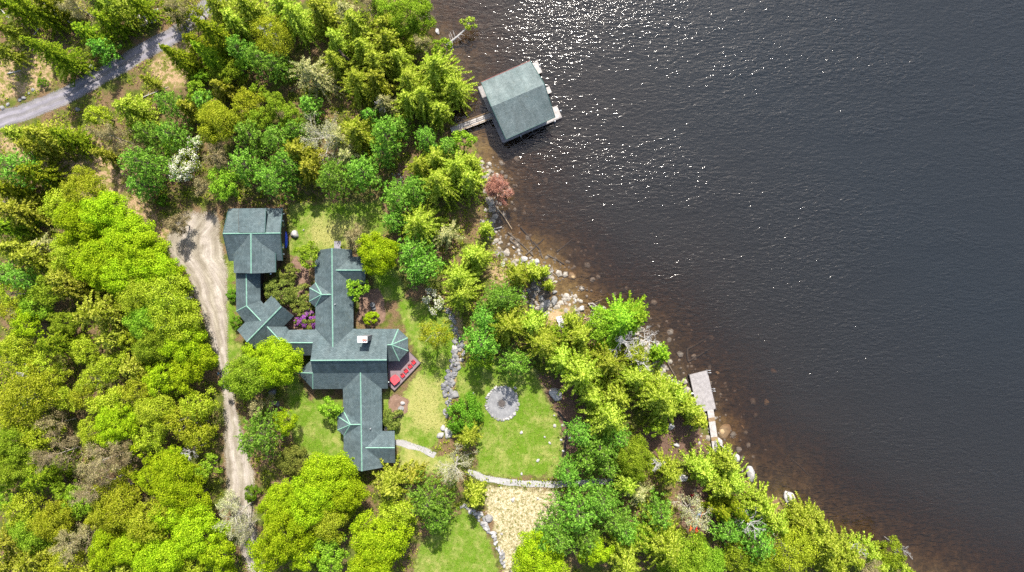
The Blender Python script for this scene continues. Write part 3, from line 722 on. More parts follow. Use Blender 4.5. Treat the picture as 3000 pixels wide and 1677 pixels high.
def bare_branches(r, h, seed, r0=0.12, droop=0.0, n_main=9, twig=1.0, base=0.3):
    rnd = random.Random(seed); mb = MB(); tips = []
    def grow(p, d, L, rad, lvl):
        pts = [p]; q = p.copy(); dd = d.copy(); k = 4
        for i in range(k):
            dd = (dd + Vector((rnd.gauss(0, .17), rnd.gauss(0, .17), rnd.gauss(0.03, .12) - droop * 0.1))).normalized()
            q = q + dd * L / k; pts.append(q.copy())
        mb.tube(pts, [rad * (1 - 0.7 * i / k) for i in range(k + 1)], 4 if lvl else 5)
        if lvl < 3:
            m = {0: 5, 1: 4, 2: 3}[lvl]
            for i in range(int(m * twig + 0.5)):
                t = rnd.uniform(0.25, 1.0); j = min(int(t * k), k - 1); s = pts[j].lerp(pts[j + 1], t * k - j)
                a = (dd + Vector((rnd.gauss(0, .6), rnd.gauss(0, .6), rnd.gauss(0.15, .3)))).normalized()
                grow(s, a, L * rnd.uniform(0.35, 0.6), max(0.012, rad * 0.5), lvl + 1)
        tips.extend(pts[2:])
    for i in range(n_main):
        z = h * (base + (0.9 - base) * i / n_main); a = i * 2.4 + rnd.uniform(-.4, .4); up = 0.25 + 0.9 * i / n_main
        grow(Vector((0, 0, z)), Vector((math.cos(a), math.sin(a), up)).normalized(), r * rnd.uniform(0.7, 1.0) * (1.05 - 0.35 * i / n_main), r0 * 0.6, 0)
    return mb, tips

PROTO = {}
SIZES = {'S': 1.7, 'M': 2.9, 'L': 4.3}
def kind_height(kind, r):
    return {'ml': 1.7 * r + 3.5, 'my': 1.7 * r + 3.5, 'yb': 1.8 * r + 4, 'gb': 1.7 * r + 3, 'pn': 2.0 * r + 4.6, 'hy': 1.8 * r + 4.8, 'ho': 1.8 * r + 4.8, 'hg': 1.9 * r + 5, 'sp': 2.9 * r + 4.5,
            'gh': 1.6 * r + 4, 'bp': 1.8 * r + 4, 'hd': 1.8 * r + 5, 'bt': 2.0 * r + 4, 'br': 1.8 * r + 2, 'bw': 1.7 * r + 6.3, 'wf': 1.7 * r + 1.5, 'sg': 1.25 * r + 0.4, 'sr': 1.1 * r + 0.5, 'pu': 1.0 * r + 0.4, 'sy': 1.3 * r + 0.4, 'sw': 1.2 * r + .4}[kind]

def proto(kind, cls, var):
    key = (kind, cls, var)
    if key in PROTO: return PROTO[key]
    r = SIZES[cls]; h = kind_height(kind, r); parts = []   # (part name, mesh)
    def crown(P, nn, L, Wd, U, mat, name='crown'): parts.append((name, quad_mesh(name, P, nn, L, Wd, U, M[mat])))
    def wood(mb, mat, name='trunk'):
        o = mesh_obj(name, mb.v, mb.f, M[mat]); me = o.data; bpy.data.objects.remove(o); parts.append((name, me))
    r0 = 0.05 + 0.035 * r
    if kind in ('ml', 'my', 'yb', 'gb'):
        dens, leaf, airy = {'ml': (1.05, 0.22, 0.25), 'my': (0.85, 0.21, 0.5), 'yb': (0.5, 0.2, 0.9), 'gb': (0.95, 0.22, 0.3)}[kind]
        P, nn, L, Wd, C = broadleaf(r, h, dens, leaf, 0.40, airy=airy)
        crown(P, nn, L, Wd, None, {'ml': 'lime', 'my': 'yellow', 'yb': 'yellow', 'gb': 'green'}[kind])
        sel = C[RNG.permutation(len(C))[:int(5 + 1.5 * r)]]
        limbs = [(Vector((0, 0, h * 0.32)), Vector((c[0] * .45, c[1] * .45, h * .32 + (c[2] - h * .32) * .6)), Vector(c) * 1.0 + Vector((RNG.normal() * .4, RNG.normal() * .4, 0.1 if kind == 'yb' else -0.2))) for c in sel]
        wood(trunk_mb(h * 0.8, r0, limbs, 0.055), 'palebark' if kind == 'yb' else 'bark')
    elif kind in ('hy', 'ho', 'sp', 'gh', 'hg', 'hd'):
        sh, irr, nb, dr = {'hy': (2.3, 0.38, 7, 0.22), 'ho': (2.2, 0.4, 7, 0.25), 'hg': (1.9, 0.3, 7, 0.2), 'hd': (1.9, 0.35, 7, 0.22), 'sp': (1.05, 0.14, 7, 0.30), 'gh': (2.0, 0.45, 6, 0.2)}[kind]
        P, nn, L, Wd, U, TW = conifer(r, h, None, nb, dr, 0.2 if kind != 'gh' else 0.27, 0.46, sh, 0.06, irr)
        crown(P, nn, L, Wd, U, {'hy': 'hemlock', 'ho': 'olive', 'sp': 'spruce', 'gh': 'greyed', 'hg': 'fern', 'hd': 'spruce'}[kind])
        wood(trunk_mb(h * 0.98, r0, TW[::2] if kind != 'gh' else [(a, b, c + (c - a) * 0.08) for a, b, c in TW[::3]], 0.03 if kind != 'gh' else 0.035), 'bark' if kind != 'gh' else 'deadwood')
    elif kind == 'pn':
        P, nn, L, Wd, U, TW = pine(r, h); crown(P, nn, L, Wd, U, 'pine'); wood(trunk_mb(h * 0.98, r0, TW[::2], 0.035), 'bark')
    elif kind in ('bt', 'br', 'bw', 'bp'):
        mb, tips = bare_branches(r, h, 100 + var * 7 + ord(cls), 0.09 + 0.012 * r, 0.0, int(7 + r * (1.6 if kind != 'br' else 3)), 1.0, 0.25 if kind != 'bw' else 0.45)
        wood(mb, {'bt': 'tanwood', 'br': 'redwood', 'bw': 'deadwood', 'bp': 'palebark'}[kind], 'branches')
        wood(trunk_mb(h * 0.92, r0, (), 0.05), {'bt': 'palebark', 'br': 'bark', 'bw': 'deadwood', 'bp': 'palebark'}[kind])
        if kind != 'bw':
            T = np.array([tuple(t) for t in tips]); T = np.repeat(T, {'bt': 2, 'br': 3}.get(kind, 1), 0); n = len(T)
            P = T + RNG.normal(size=(n, 3)) * 0.22
            crown(P, rdirs(n, 0.4), RNG.uniform(0.10, 0.24, n), RNG.uniform(0.07, 0.16, n), None, {'bt': 'buds', 'br': 'redbuds', 'bp': 'palebuds'}[kind])
    elif kind == 'wf':
        P, nn, L, Wd, C = broadleaf(r, h, 0.7, 0.20, 0.42, airy=0.6); k = RNG.random(len(P)) < 0.42
        P[k] += np.array([0, 0, 0.08])
        crown(P[~k], nn[~k], L[~k], Wd[~k], None, 'green'); parts.append(('blossom', quad_mesh('blossom', P[k], nn[k], L[k], Wd[k] * 1.1, None, M['white'])))
        wood(trunk_mb(h * 0.7, r0, [(Vector((0, 0, h * .2)), Vector(c) * .5, Vector(c)) for c in C[:9]], 0.05), 'bark')
    elif kind in ('sg', 'sr', 'pu', 'sy', 'sw'):
        leaf = {'sg': 0.20, 'sr': 0.22, 'pu': 0.20, 'sy': 0.2, 'sw': 0.16}[kind]
        P, nn, L, Wd, C = broadleaf(r, h, 1.3, leaf, 0.55, airy=0.15, tight=True)
        if kind == 'pu':
            k = RNG.random(len(C)) < 0.72
            ci = np.argmin(((P[:, None, :] - C[None]) ** 2).sum(-1), 1); kk = k[ci] & (RNG.random(len(P)) < 0.85)
            crown(P[~kk], nn[~kk], L[~kk], Wd[~kk], None, 'rhodo', 'foliage'); parts.append(('blossom', quad_mesh('blossom', P[kk], nn[kk], L[kk], Wd[kk], None, M['purple'])))
        else:
            crown(P, nn, L, Wd, None, {'sg': 'juniper', 'sr': 'rhodo', 'sy': 'lime', 'sw': 'green'}[kind], 'foliage')
            if kind == 'sw':
                k = RNG.random(len(P)) < 0.4
                parts.append(('blossom', quad_mesh('blossom', P[k] + np.array([0, 0, .1]), nn[k], L[k], Wd[k], None, M['white'])))
        wood(trunk_mb(h * 0.5, 0.06, [(Vector((0, 0, 0.1)), Vector(c) * .5, Vector(c) * .85) for c in C[:8]], 0.03), 'bark', 'stem')
    PROTO[key] = (r, h, parts)
    return PROTO[key]

KINDS = {   # object name, look, category
    'ml': ('maple_tree', 'dense lime green maple', 'tree'), 'my': ('maple_tree', 'yellow green young maple', 'tree'),
    'yb': ('birch_tree', 'airy pale limbed birch', 'tree'), 'gb': ('broadleaf_tree', 'mid green broadleaf tree', 'tree'),
    'pn': ('pine_tree', 'soft blue green pine', 'tree'), 'hy': ('hemlock_tree', 'feathery yellow green conifer', 'tree'),
    'ho': ('hemlock_tree', 'olive brown conifer', 'tree'), 'sp': ('spruce_tree', 'pointed dark green spruce', 'tree'), 'hd': ('fir_tree', 'dark green bushy fir', 'tree'), 'hg': ('hemlock_tree', 'feathery bright green conifer', 'tree'),
    'gh': ('hemlock_tree', 'thin greyish twiggy conifer', 'tree'), 'bp': ('budding_tree', 'pale wispy birch in bud', 'tree'), 'bt': ('budding_tree', 'nearly bare tan tree', 'tree'),
    'br': ('budding_tree', 'bare reddish twiggy tree', 'tree'), 'bw': ('dead_tree', 'bare silver dead tree', 'tree'),
    'wf': ('blossom_tree', 'white flowering tree', 'tree'), 'sg': ('green_shrub', 'rounded green shrub', 'shrub'),
    'sr': ('rhododendron', 'olive leaved rhododendron', 'shrub'), 'pu': ('rhododendron', 'purple flowering rhododendron', 'shrub'),
    'sy': ('lime_shrub', 'small bright lime shrub', 'shrub'), 'sw': ('flowering_shrub', 'white flecked flowering shrub', 'shrub')}
GROUPS = {'tree': 'trees of the lakeside woods', 'shrub': 'shrubs of the lakeside garden'}

TREES_A = """hd 60 30 85|sp 175 60 80|hy 40 150 65|hy 25 265 65|sp 265 275 105|hd 455 175 85|pn 530 258 52|ho 330 30 60|bt 430 65 75|hy 600 40 85|hd 700 25 70|hy 650 100 35
hd 560 120 60|sg 215 415 26|yb 960 25 80|bt 935 80 75|hy 1110 50 85|sp 1095 180 100|hd 1000 225 70|sp 905 300 85|sp 1060 290 85|hy 1185 125 85|hy 1250 45 95|yb 1370 190 105|hy 1420 50 85
hy 1500 115 105|hy 1610 60 100|gh 1735 60 60|bt 1850 40 75|hy 1800 145 100|gb 2060 75 105|gb 1935 60 70|hy 1935 140 85|gb 2085 190 75|hy 1960 220 95|hy 1830 255 85|hy 1700 215 80|gb 2215 240 52|bt 2125 235 45
pn 1210 260 75|gb 1235 340 45|pn 1320 300 80|pn 1400 340 75|gh 1565 375 130|ho 1900 330 105|hy 2005 300 80|hy 1800 430 105|ho 1890 420 95|hy 2060 410 105|hy 2195 350 125|hy 2275 430 105|hy 2130 500 105|hy 2205 555 85|hy 2050 520 85|gh 1930 520 65
gb 1310 460 50|gb 1130 370 75|gb 1010 385 35|ho 1120 450 60|gb 1000 470 60|pn 865 530 75|pn 1035 520 55|ho 940 540 55|my 1110 615 108|my 1255 520 75|gb 1395 540 65|gb 1465 590 65|gb 1290 600 65|pn 1270 690 88|pn 1390 700 85|pn 1490 655 65|br 1185 660 45|bt 1120 800 75
pn 1245 830 100|pn 1380 900 105|ml 1318 890 42|gb 1130 920 85|bt 1030 940 45|wf 930 840 82|wf 975 720 38|pn 740 830 125|pn 765 690 75|pn 885 680 75|pn 720 930 75|gb 870 745 45|ho 1500 760 90|ho 1560 850 88|bp 1640 690 120|gh 1700 700 90|hy 1800 670 100|gh 1745 790 75|pn 1690 900 105|pn 1830 870 95|pn 1955 680 95|pn 1930 780 65
pn 1450 830 80|pn 2005 640 55|pn 2140 700 65|pn 2250 740 50|gb 2322 705 60|hy 2110 840 80|hy 2185 800 85|hy 2290 855 105|hy 2355 905 95|hy 2205 925 115|hy 2365 830 65|pn 2000 1000 95|pn 2090 950 75|br 2490 950 72|pn 1990 1110 65|hy 2110 1125 120|gh 2240 1180 80|pn 2080 1260 100|pn 2125 1340 100
ml 1890 1265 108|bt 1800 1205 60|hy 2400 1290 75|hy 2310 1390 105|bw 2510 1270 28|gb 1542 1285 60|hy 110 690 75|ho 240 690 100|hd 360 700 80|ho 190 750 75|my 505 580 55|hy 660 550 95|hy 758 412 32|bt 600 700 75|ho 530 780 42|pn 100 850 100|hd 190 880 90|hd 60 960 85
ho 100 1060 100|hd 50 1150 85|my 310 1055 95|my 425 965 105|ml 560 1080 115|ml 430 1140 120|ml 625 1180 125|ml 725 1290 125|ml 500 1300 135|ml 790 1350 115|ml 640 1390 115|my 370 1270 105|ml 885 1415 80|ho 180 1300 95|gh 225 1230 55|ho 80 1250 85|pn 40 1380 85|pn 150 1405 75|ho 330 1400 95
bw 1365 190 55|bw 30 1010 35|bw 1925 530 30|bt 700 770 42|sg 820 1010 30|bt 900 1125 50|gb 1060 680 50|sg 1770 470 40|pn 1560 540 55|hy 1690 320 70|hd 860 60 55|hy 500 20 60|hd 250 20 70|hy 2440 1150 45|pn 1860 590 45|bt 1440 590 40"""
TREES_B = """yb 60 40 85|gb 180 100 85|gb 250 30 85|ho 360 20 85|ho 520 130 140|ho 575 265 85|ml 150 190 75|yb 60 130 70|hd 290 290 105|my 100 310 85|my 430 330 75|yb 720 40 105|yb 860 65 125|my 895 185 125|gb 760 165 105|gb 790 290 105|ml 930 280 105
ml 1030 360 72|ml 950 435 92|ml 830 460 95|ho 680 420 85|my 560 400 75|yb 60 400 85|my 200 415 85|yb 130 560 140|my 255 480 85|my 430 540 75|my 560 600 95|my 700 520 85|gb 860 530 55|my 1000 600 88|my 800 630 105|yb 930 670 100|ml 590 690 105
my 70 660 95|gb 100 790 105|my 200 740 95|bt 350 830 105|bt 300 690 60|bt 560 860 125|bt 660 820 80|ml 885 850 55|my 760 750 85|my 1000 750 82|gb 1050 900 62|ml 900 970 120|ml 820 900 80|gb 80 920 105|hd 230 950 110|bt 520 1000 110|my 600 1110 125|gb 390 1090 85|ml 970 1070 92
my 750 1180 115|ml 850 1150 92|ml 1000 1240 125|ml 1100 1330 95|my 280 1180 105|gb 160 1230 105|ho 60 1270 105|ho 70 1380 88|ho 200 1360 95|bt 430 1260 105|ml 560 1330 105|ml 700 1300 115|ml 830 1360 115|my 350 1400 95|ho 480 1410 85|my 950 1410 85|ho 650 1420 85
my 110 1130 95|bp 1210 1130 105|bp 1245 1220 70|bp 1160 1090 45|gb 1250 450 115|ml 1390 390 115|ml 1290 360 75|gb 1180 480 55|bt 1310 600 50|pn 1320 740 125|ml 1430 690 65|sr 1475 880 78|gb 1658 620 56|ml 1420 1080 105|ml 1640 970 130|ml 1575 1060 115|ml 1710 1050 115|my 1660 1160 105|ml 1440 1240 130
ml 1350 1340 90|ml 1530 1340 95|gb 1650 1350 95|ho 1960 985 100|my 2000 1130 95|ml 1910 1280 140|ml 1870 1390 115|gb 1752 880 42|pn 2165 1060 122|pn 2200 1160 80|hy 2385 1055 62|ho 2085 950 50|bp 2285 900 105|sg 2335 650 92|hy 2345 755 72|yb 2190 250 85
sy 1860 165 36|gb 1800 15 58|sr 1400 25 72|sr 1505 45 55|sr 1520 110 52|pu 1545 175 46|pu 1497 185 22|sg 1163 48 28|sg 1190 180 34|sr 1970 670 52|sr 1935 650 26|sg 1265 1040 40|sg 1275 350 40|sr 1440 -60 55|gb 1500 1200 70
bw 700 35 42|bw 900 190 55|bw 575 278 22|bw 190 425 40|bw 980 820 40|bw 640 1010 35|bw 1850 1330 20|yb 480 470 70|my 330 560 70|gb 20 500 60|hd 10 320 60|my 650 280 50|gb 330 190 70|ml 700 800 60|my 460 730 70|gb 180 590 60|my 30 830 60|gb 330 1010 60|my 480 1180 60|ml 750 960 70|my 650 960 60|gb 30 1060 60|gb 560 1240 60|ml 930 1330 60|ml 760 1430 90|my 250 1440 80|ml 1150 1430 50"""
TREES_C = """sw 68 42 30|hy 150 20 60|pn 265 35 58|pn 215 95 45|hy 280 110 68|pn 205 155 55|gb 205 210 35|pn 300 215 48|hy 380 160 65|hy 345 105 45|hy 480 145 48|hg 600 100 72|hg 640 85 55|bw 602 158 46|bw 672 150 34|hg 717 200 32|bw 655 215 30|hy 480 240 78|hy 430 205 50|hy 560 210 60|gb 560 130 55
hy 560 365 72|hy 690 300 75|hy 640 260 60|hy 720 345 58|hy 760 310 42|hy 790 345 46|ho 820 385 34|pn 540 455 50|pn 480 420 40|pn 450 530 40|sg 365 86 15|gb 640 490 58|bw 695 500 26|hy 735 525 44|hy 830 525 48|hy 900 505 42|hy 920 555 58|hy 888 568 48|gh 650 590 42|hy 615 555 42|pn 705 640 46|pn 480 635 78|pn 545 600 58
pn 420 690 66|pn 580 660 58|pn 500 715 50|ml 370 775 72|ml 520 752 48|hy 610 770 68|hy 720 730 78|gb 775 770 75|gb 830 780 58|bp 800 640 54|bw 950 658 40|hy 1000 625 50|hy 1035 672 48|pn 980 720 66|hy 1118 672 44|hy 1150 670 46|yb 1080 750 70|hy 1180 735 66|hy 1130 705 46|hy 1250 770 58|bt 1290 785 40|gb 1368 770 44|hy 1205 800 46|hy 1335 800 38|hy 1410 812 26
pn 900 690 46|hd 880 640 36|gb 930 770 48|gb 1000 790 56|gb 665 715 46|pn 590 430 40|pn 500 490 35|pn 560 510 42|gb 700 400 30|hy 520 310 45|hy 650 205 40|pn 380 720 40|hy 590 315 50|gb 430 130 25|bw 1270 745 18|bw 1395 745 16|pn 610 690 45|sp 930 640 30|hy 1310 760 40|hy 460 100 25"""

LANDMARKS = [('boathouse', (1512, 290)), ('boathouse walkway', (1385, 360)), ('carriage house', (742, 690)), ('link roof', (725, 880)), ('octagon tower roof', (1155, 1015)), ('chimney', (1061, 995)),
             ('south wing', (1055, 1250)), ('north wing', (975, 850)), ('fire circle', (1472, 1182)), ('red deck table', (1156, 1113)), ('lake dock', (2060, 1150)), ('dock gangway', (2092, 1290)),
             ('kayaks', (2040, 1520)), ('straw field', (1540, 1510)), ('gravel turning yard', (590, 740)), ('driveway bend', (655, 1050)), ('log pile', (425, 55)), ('road corner', (520, 60)),
             ('road', (90, 320)), ('white flowering tree', (543, 490)), ('leaning trunk over water', (1340, 105)), ('grey lounge chairs', (1642, 940)), ('big shore boulder', (2200, 1395)), ('white slab rock', (2312, 1468)),
             ('stone wall', (1330, 1050)), ('reddish twiggy tree', (1452, 555)), ('bare thicket', (204, 1320)), ('driveway foot', (690, 1450)), ('lower boulder wall', (1440, 1570)), ('gravel path', (1600, 1418)),
             ('person in blue', (637, 1094)), ('white fallen trunk', (85, 45)), ('purple rhododendron', (900, 945)), ('ditch', (1655, 1250))]
TREE_REC = []
def parse(txt, f, k):
    for line in txt.replace('\n', '|').split('|'):
        line = line.strip()
        if not line: continue
        kd, x, y, r = line.split(); fx, fy = f(float(x), float(y))
        TREE_REC.append([kd, fx, fy, float(r) * k])
TREES_D = 'hy 862 330 125|hy 1000 320 95|hy 1150 440 62|hy 1110 300 60|sg 1060 730 45|pn 690 560 110|hy 440 170 130'
parse(TREES_D, c3, S / 3.2)
parse(TREES_A, tA, S / 1.714); parse(TREES_B, tB, S / 1.714); parse(TREES_C, tC, S * 1.0316)

def tree_labels():
    ords = ['first', 'second', 'third', 'fourth', 'fifth', 'sixth', 'seventh', 'eighth', 'ninth', 'tenth', 'eleventh', 'twelfth']
    sides = ['on its lake side', 'on its boathouse side', 'on its inland side', 'on its dock side']
    ranks = [[] for _ in TREE_REC]
    for name, (lx, ly) in LANDMARKS:
        by = {}
        for i, (kd, x, y, r) in enumerate(TREE_REC):
            a = math.atan2(-(y - ly), x - lx); s = int(((a + math.pi / 4) % (2 * math.pi)) // (math.pi / 2))
            by.setdefault((KINDS[kd][1], s), []).append((math.hypot(x - lx, y - ly), i))
        for (desc, s), l in by.items():
            l.sort()
            for n, (d, i) in enumerate(l[:12]): ranks[i].append((n * 90 + d, n, name, s))
    out = []
    for i, (kd, x, y, r) in enumerate(TREE_REC):
        if not ranks[i]: out.append(f'{KINDS[kd][1]} deep in the inland woods'); continue
        _, n, name, s = min(ranks[i])
        out.append(f'{KINDS[kd][1]}, {ords[n]} out from the {name} {sides[s]}')
    return out

def build_trees():
    labels = tree_labels(); count = {}
    for (kd, fx, fy, r), lab in zip(TREE_REC, labels):
        cls = 'S' if r < 2.25 else 'M' if r < 3.55 else 'L'
        count[(kd, cls)] = count.get((kd, cls), 0) + 1
        nvar = {'hy': 5, 'pn': 4, 'ml': 4, 'my': 4, 'gb': 4, 'ho': 3}.get(kd, 2); var = count[(kd, cls)] % nvar
        h = kind_height(kd, r); zc = G + h * (0.6 if kd in ('ml', 'my', 'yb', 'gb', 'wf') else 0.5)
        p = W(fx, fy, zc); k = (H - zc) / H; r *= k * (1.10 if kd in ('hy', 'ho', 'hg', 'hd', 'gh', 'pn', 'sp') else 1.0)
        gz = max(land_z(p.x, p.y), -0.15)
        pr, ph, parts = proto(kd, cls, var)
        o = empty(KINDS[kd][0], (p.x, p.y, gz), random.uniform(0, 6.28)); sq = random.uniform(0.88, 1.12); o.scale = (r / pr * sq, r / pr / sq, h / ph * random.uniform(0.92, 1.1))
        if kd not in ('sg', 'sr', 'pu', 'sy', 'sw'): o.rotation_euler[0] = random.uniform(-0.03, 0.03); o.rotation_euler[1] = random.uniform(-0.03, 0.03)
        tag(o, lab, KINDS[kd][2], GROUPS[KINDS[kd][2]])
        for nm, me in parts: link(bpy.data.objects.new(nm, me), o)

OPEN = [[t0(*p) for p in q] for q in (
    [(470, 520), (415, 590), (465, 690), (522, 850), (556, 1000), (562, 1250), (595, 1370), (680, 1500), (660, 1300), (612, 1080), (590, 925), (580, 690), (552, 520)],
    [(-40, 345), (150, 280), (300, 195), (470, 85), (600, -40), (540, -40), (440, 60), (300, 135), (150, 220), (-40, 290)],
    [(565, 520), (715, 520), (720, 640), (1030, 640), (1060, 900), (1010, 1190), (860, 1190), (760, 980), (600, 880), (590, 690)])]
def build_undergrowth():
    n = 30000; px = RNG.uniform(-93, 60, n); py = RNG.uniform(-54, 54, n)
    keep = shore_d(px, py) > 0.6
    for polys in [OPEN] + [ZONES['lawn'], ZONES['dry'], ZONES['pale']]:
        for p in polys: keep &= sdist(px, py, fpoly(p)) < -0.3
    for p in ZONES['litter'] + ZONES['soil']: keep &= (sdist(px, py, fpoly(p)) < 0) | (RNG.random(n) < 0.35)
    dens = np.array([mnoise.noise(Vector((a * 0.18, b * 0.18, 1.0))) for a, b in zip(px, py)]); keep &= dens > -0.22
    px, py = px[keep], py[keep]; m = len(px); per = 9
    z = np.minimum(G, 0.30 * shore_d(px, py))
    C = np.repeat(np.stack([px, py, z], 1), per, 0); k = len(C); rr = np.repeat(RNG.uniform(0.25, 0.8, m), per)
    d = rdirs(k, 0.5); P = C + d * rr[:, None] * np.array([1, 1, 0.7]); P[:, 2] = np.maximum(P[:, 2], C[:, 2] + 0.05)
    me = quad_mesh('undergrowth', P, d + RNG.normal(size=(k, 3)) * 0.5 + np.array([0, 0, .4]), RNG.uniform(0.16, 0.36, k), RNG.uniform(0.1, 0.24, k), None, M['weeds'])
    o = link(bpy.data.objects.new('undergrowth', me)); tag(o, kind='stuff')
    # loose grass blades of the lawns, and dry straw tussocks
    for zone, nm, cnt, mat in (('lawn', 'grass', 26000, leaf_mat('grass blades', (0.12, 0.18, 0.010), 0.7, 0.3, 0.08, (0.30, 0.28, 0.07))), ('dry', 'dry_grass', 6000, leaf_mat('straw blades', (0.26, 0.25, 0.08), 0.9, 0.3, 0.1, (0.56, 0.49, 0.32)))):
        polys = [fpoly(p) for p in ZONES[zone]]; A = []
        for pl in polys:
            lo, hi = pl.min(0), pl.max(0); q = int(cnt * (hi - lo).prod() / sum((b.max(0) - b.min(0)).prod() for b in polys))
            x = RNG.uniform(lo[0], hi[0], q); y = RNG.uniform(lo[1], hi[1], q); s = sdist(x, y, pl) > 0.2
            for ob in OPEN: s &= sdist(x, y, fpoly(ob)) < 0
            s &= (shore_d(x, y) > 4) & (np.hypot(x - W(*c4(800, 475), G).x, y - W(*c4(800, 475), G).y) > 3.1)
            A.append(np.stack([x[s], y[s], np.full(s.sum(), G)], 1))
        P = np.concatenate(A); k = len(P); P[:, 2] += RNG.uniform(0.03, 0.12, k)
        me = quad_mesh(nm, P, rdirs(k, 0.7), RNG.uniform(0.12, 0.26, k), RNG.uniform(0.04, 0.09, k), None, mat)
        tag(link(bpy.data.objects.new(nm, me)), kind='stuff')

# ---------------------------------------------------------------- houses
def pz(f, pts, base):
    return [W(*f(x, y), base + z) for x, y, z in pts]

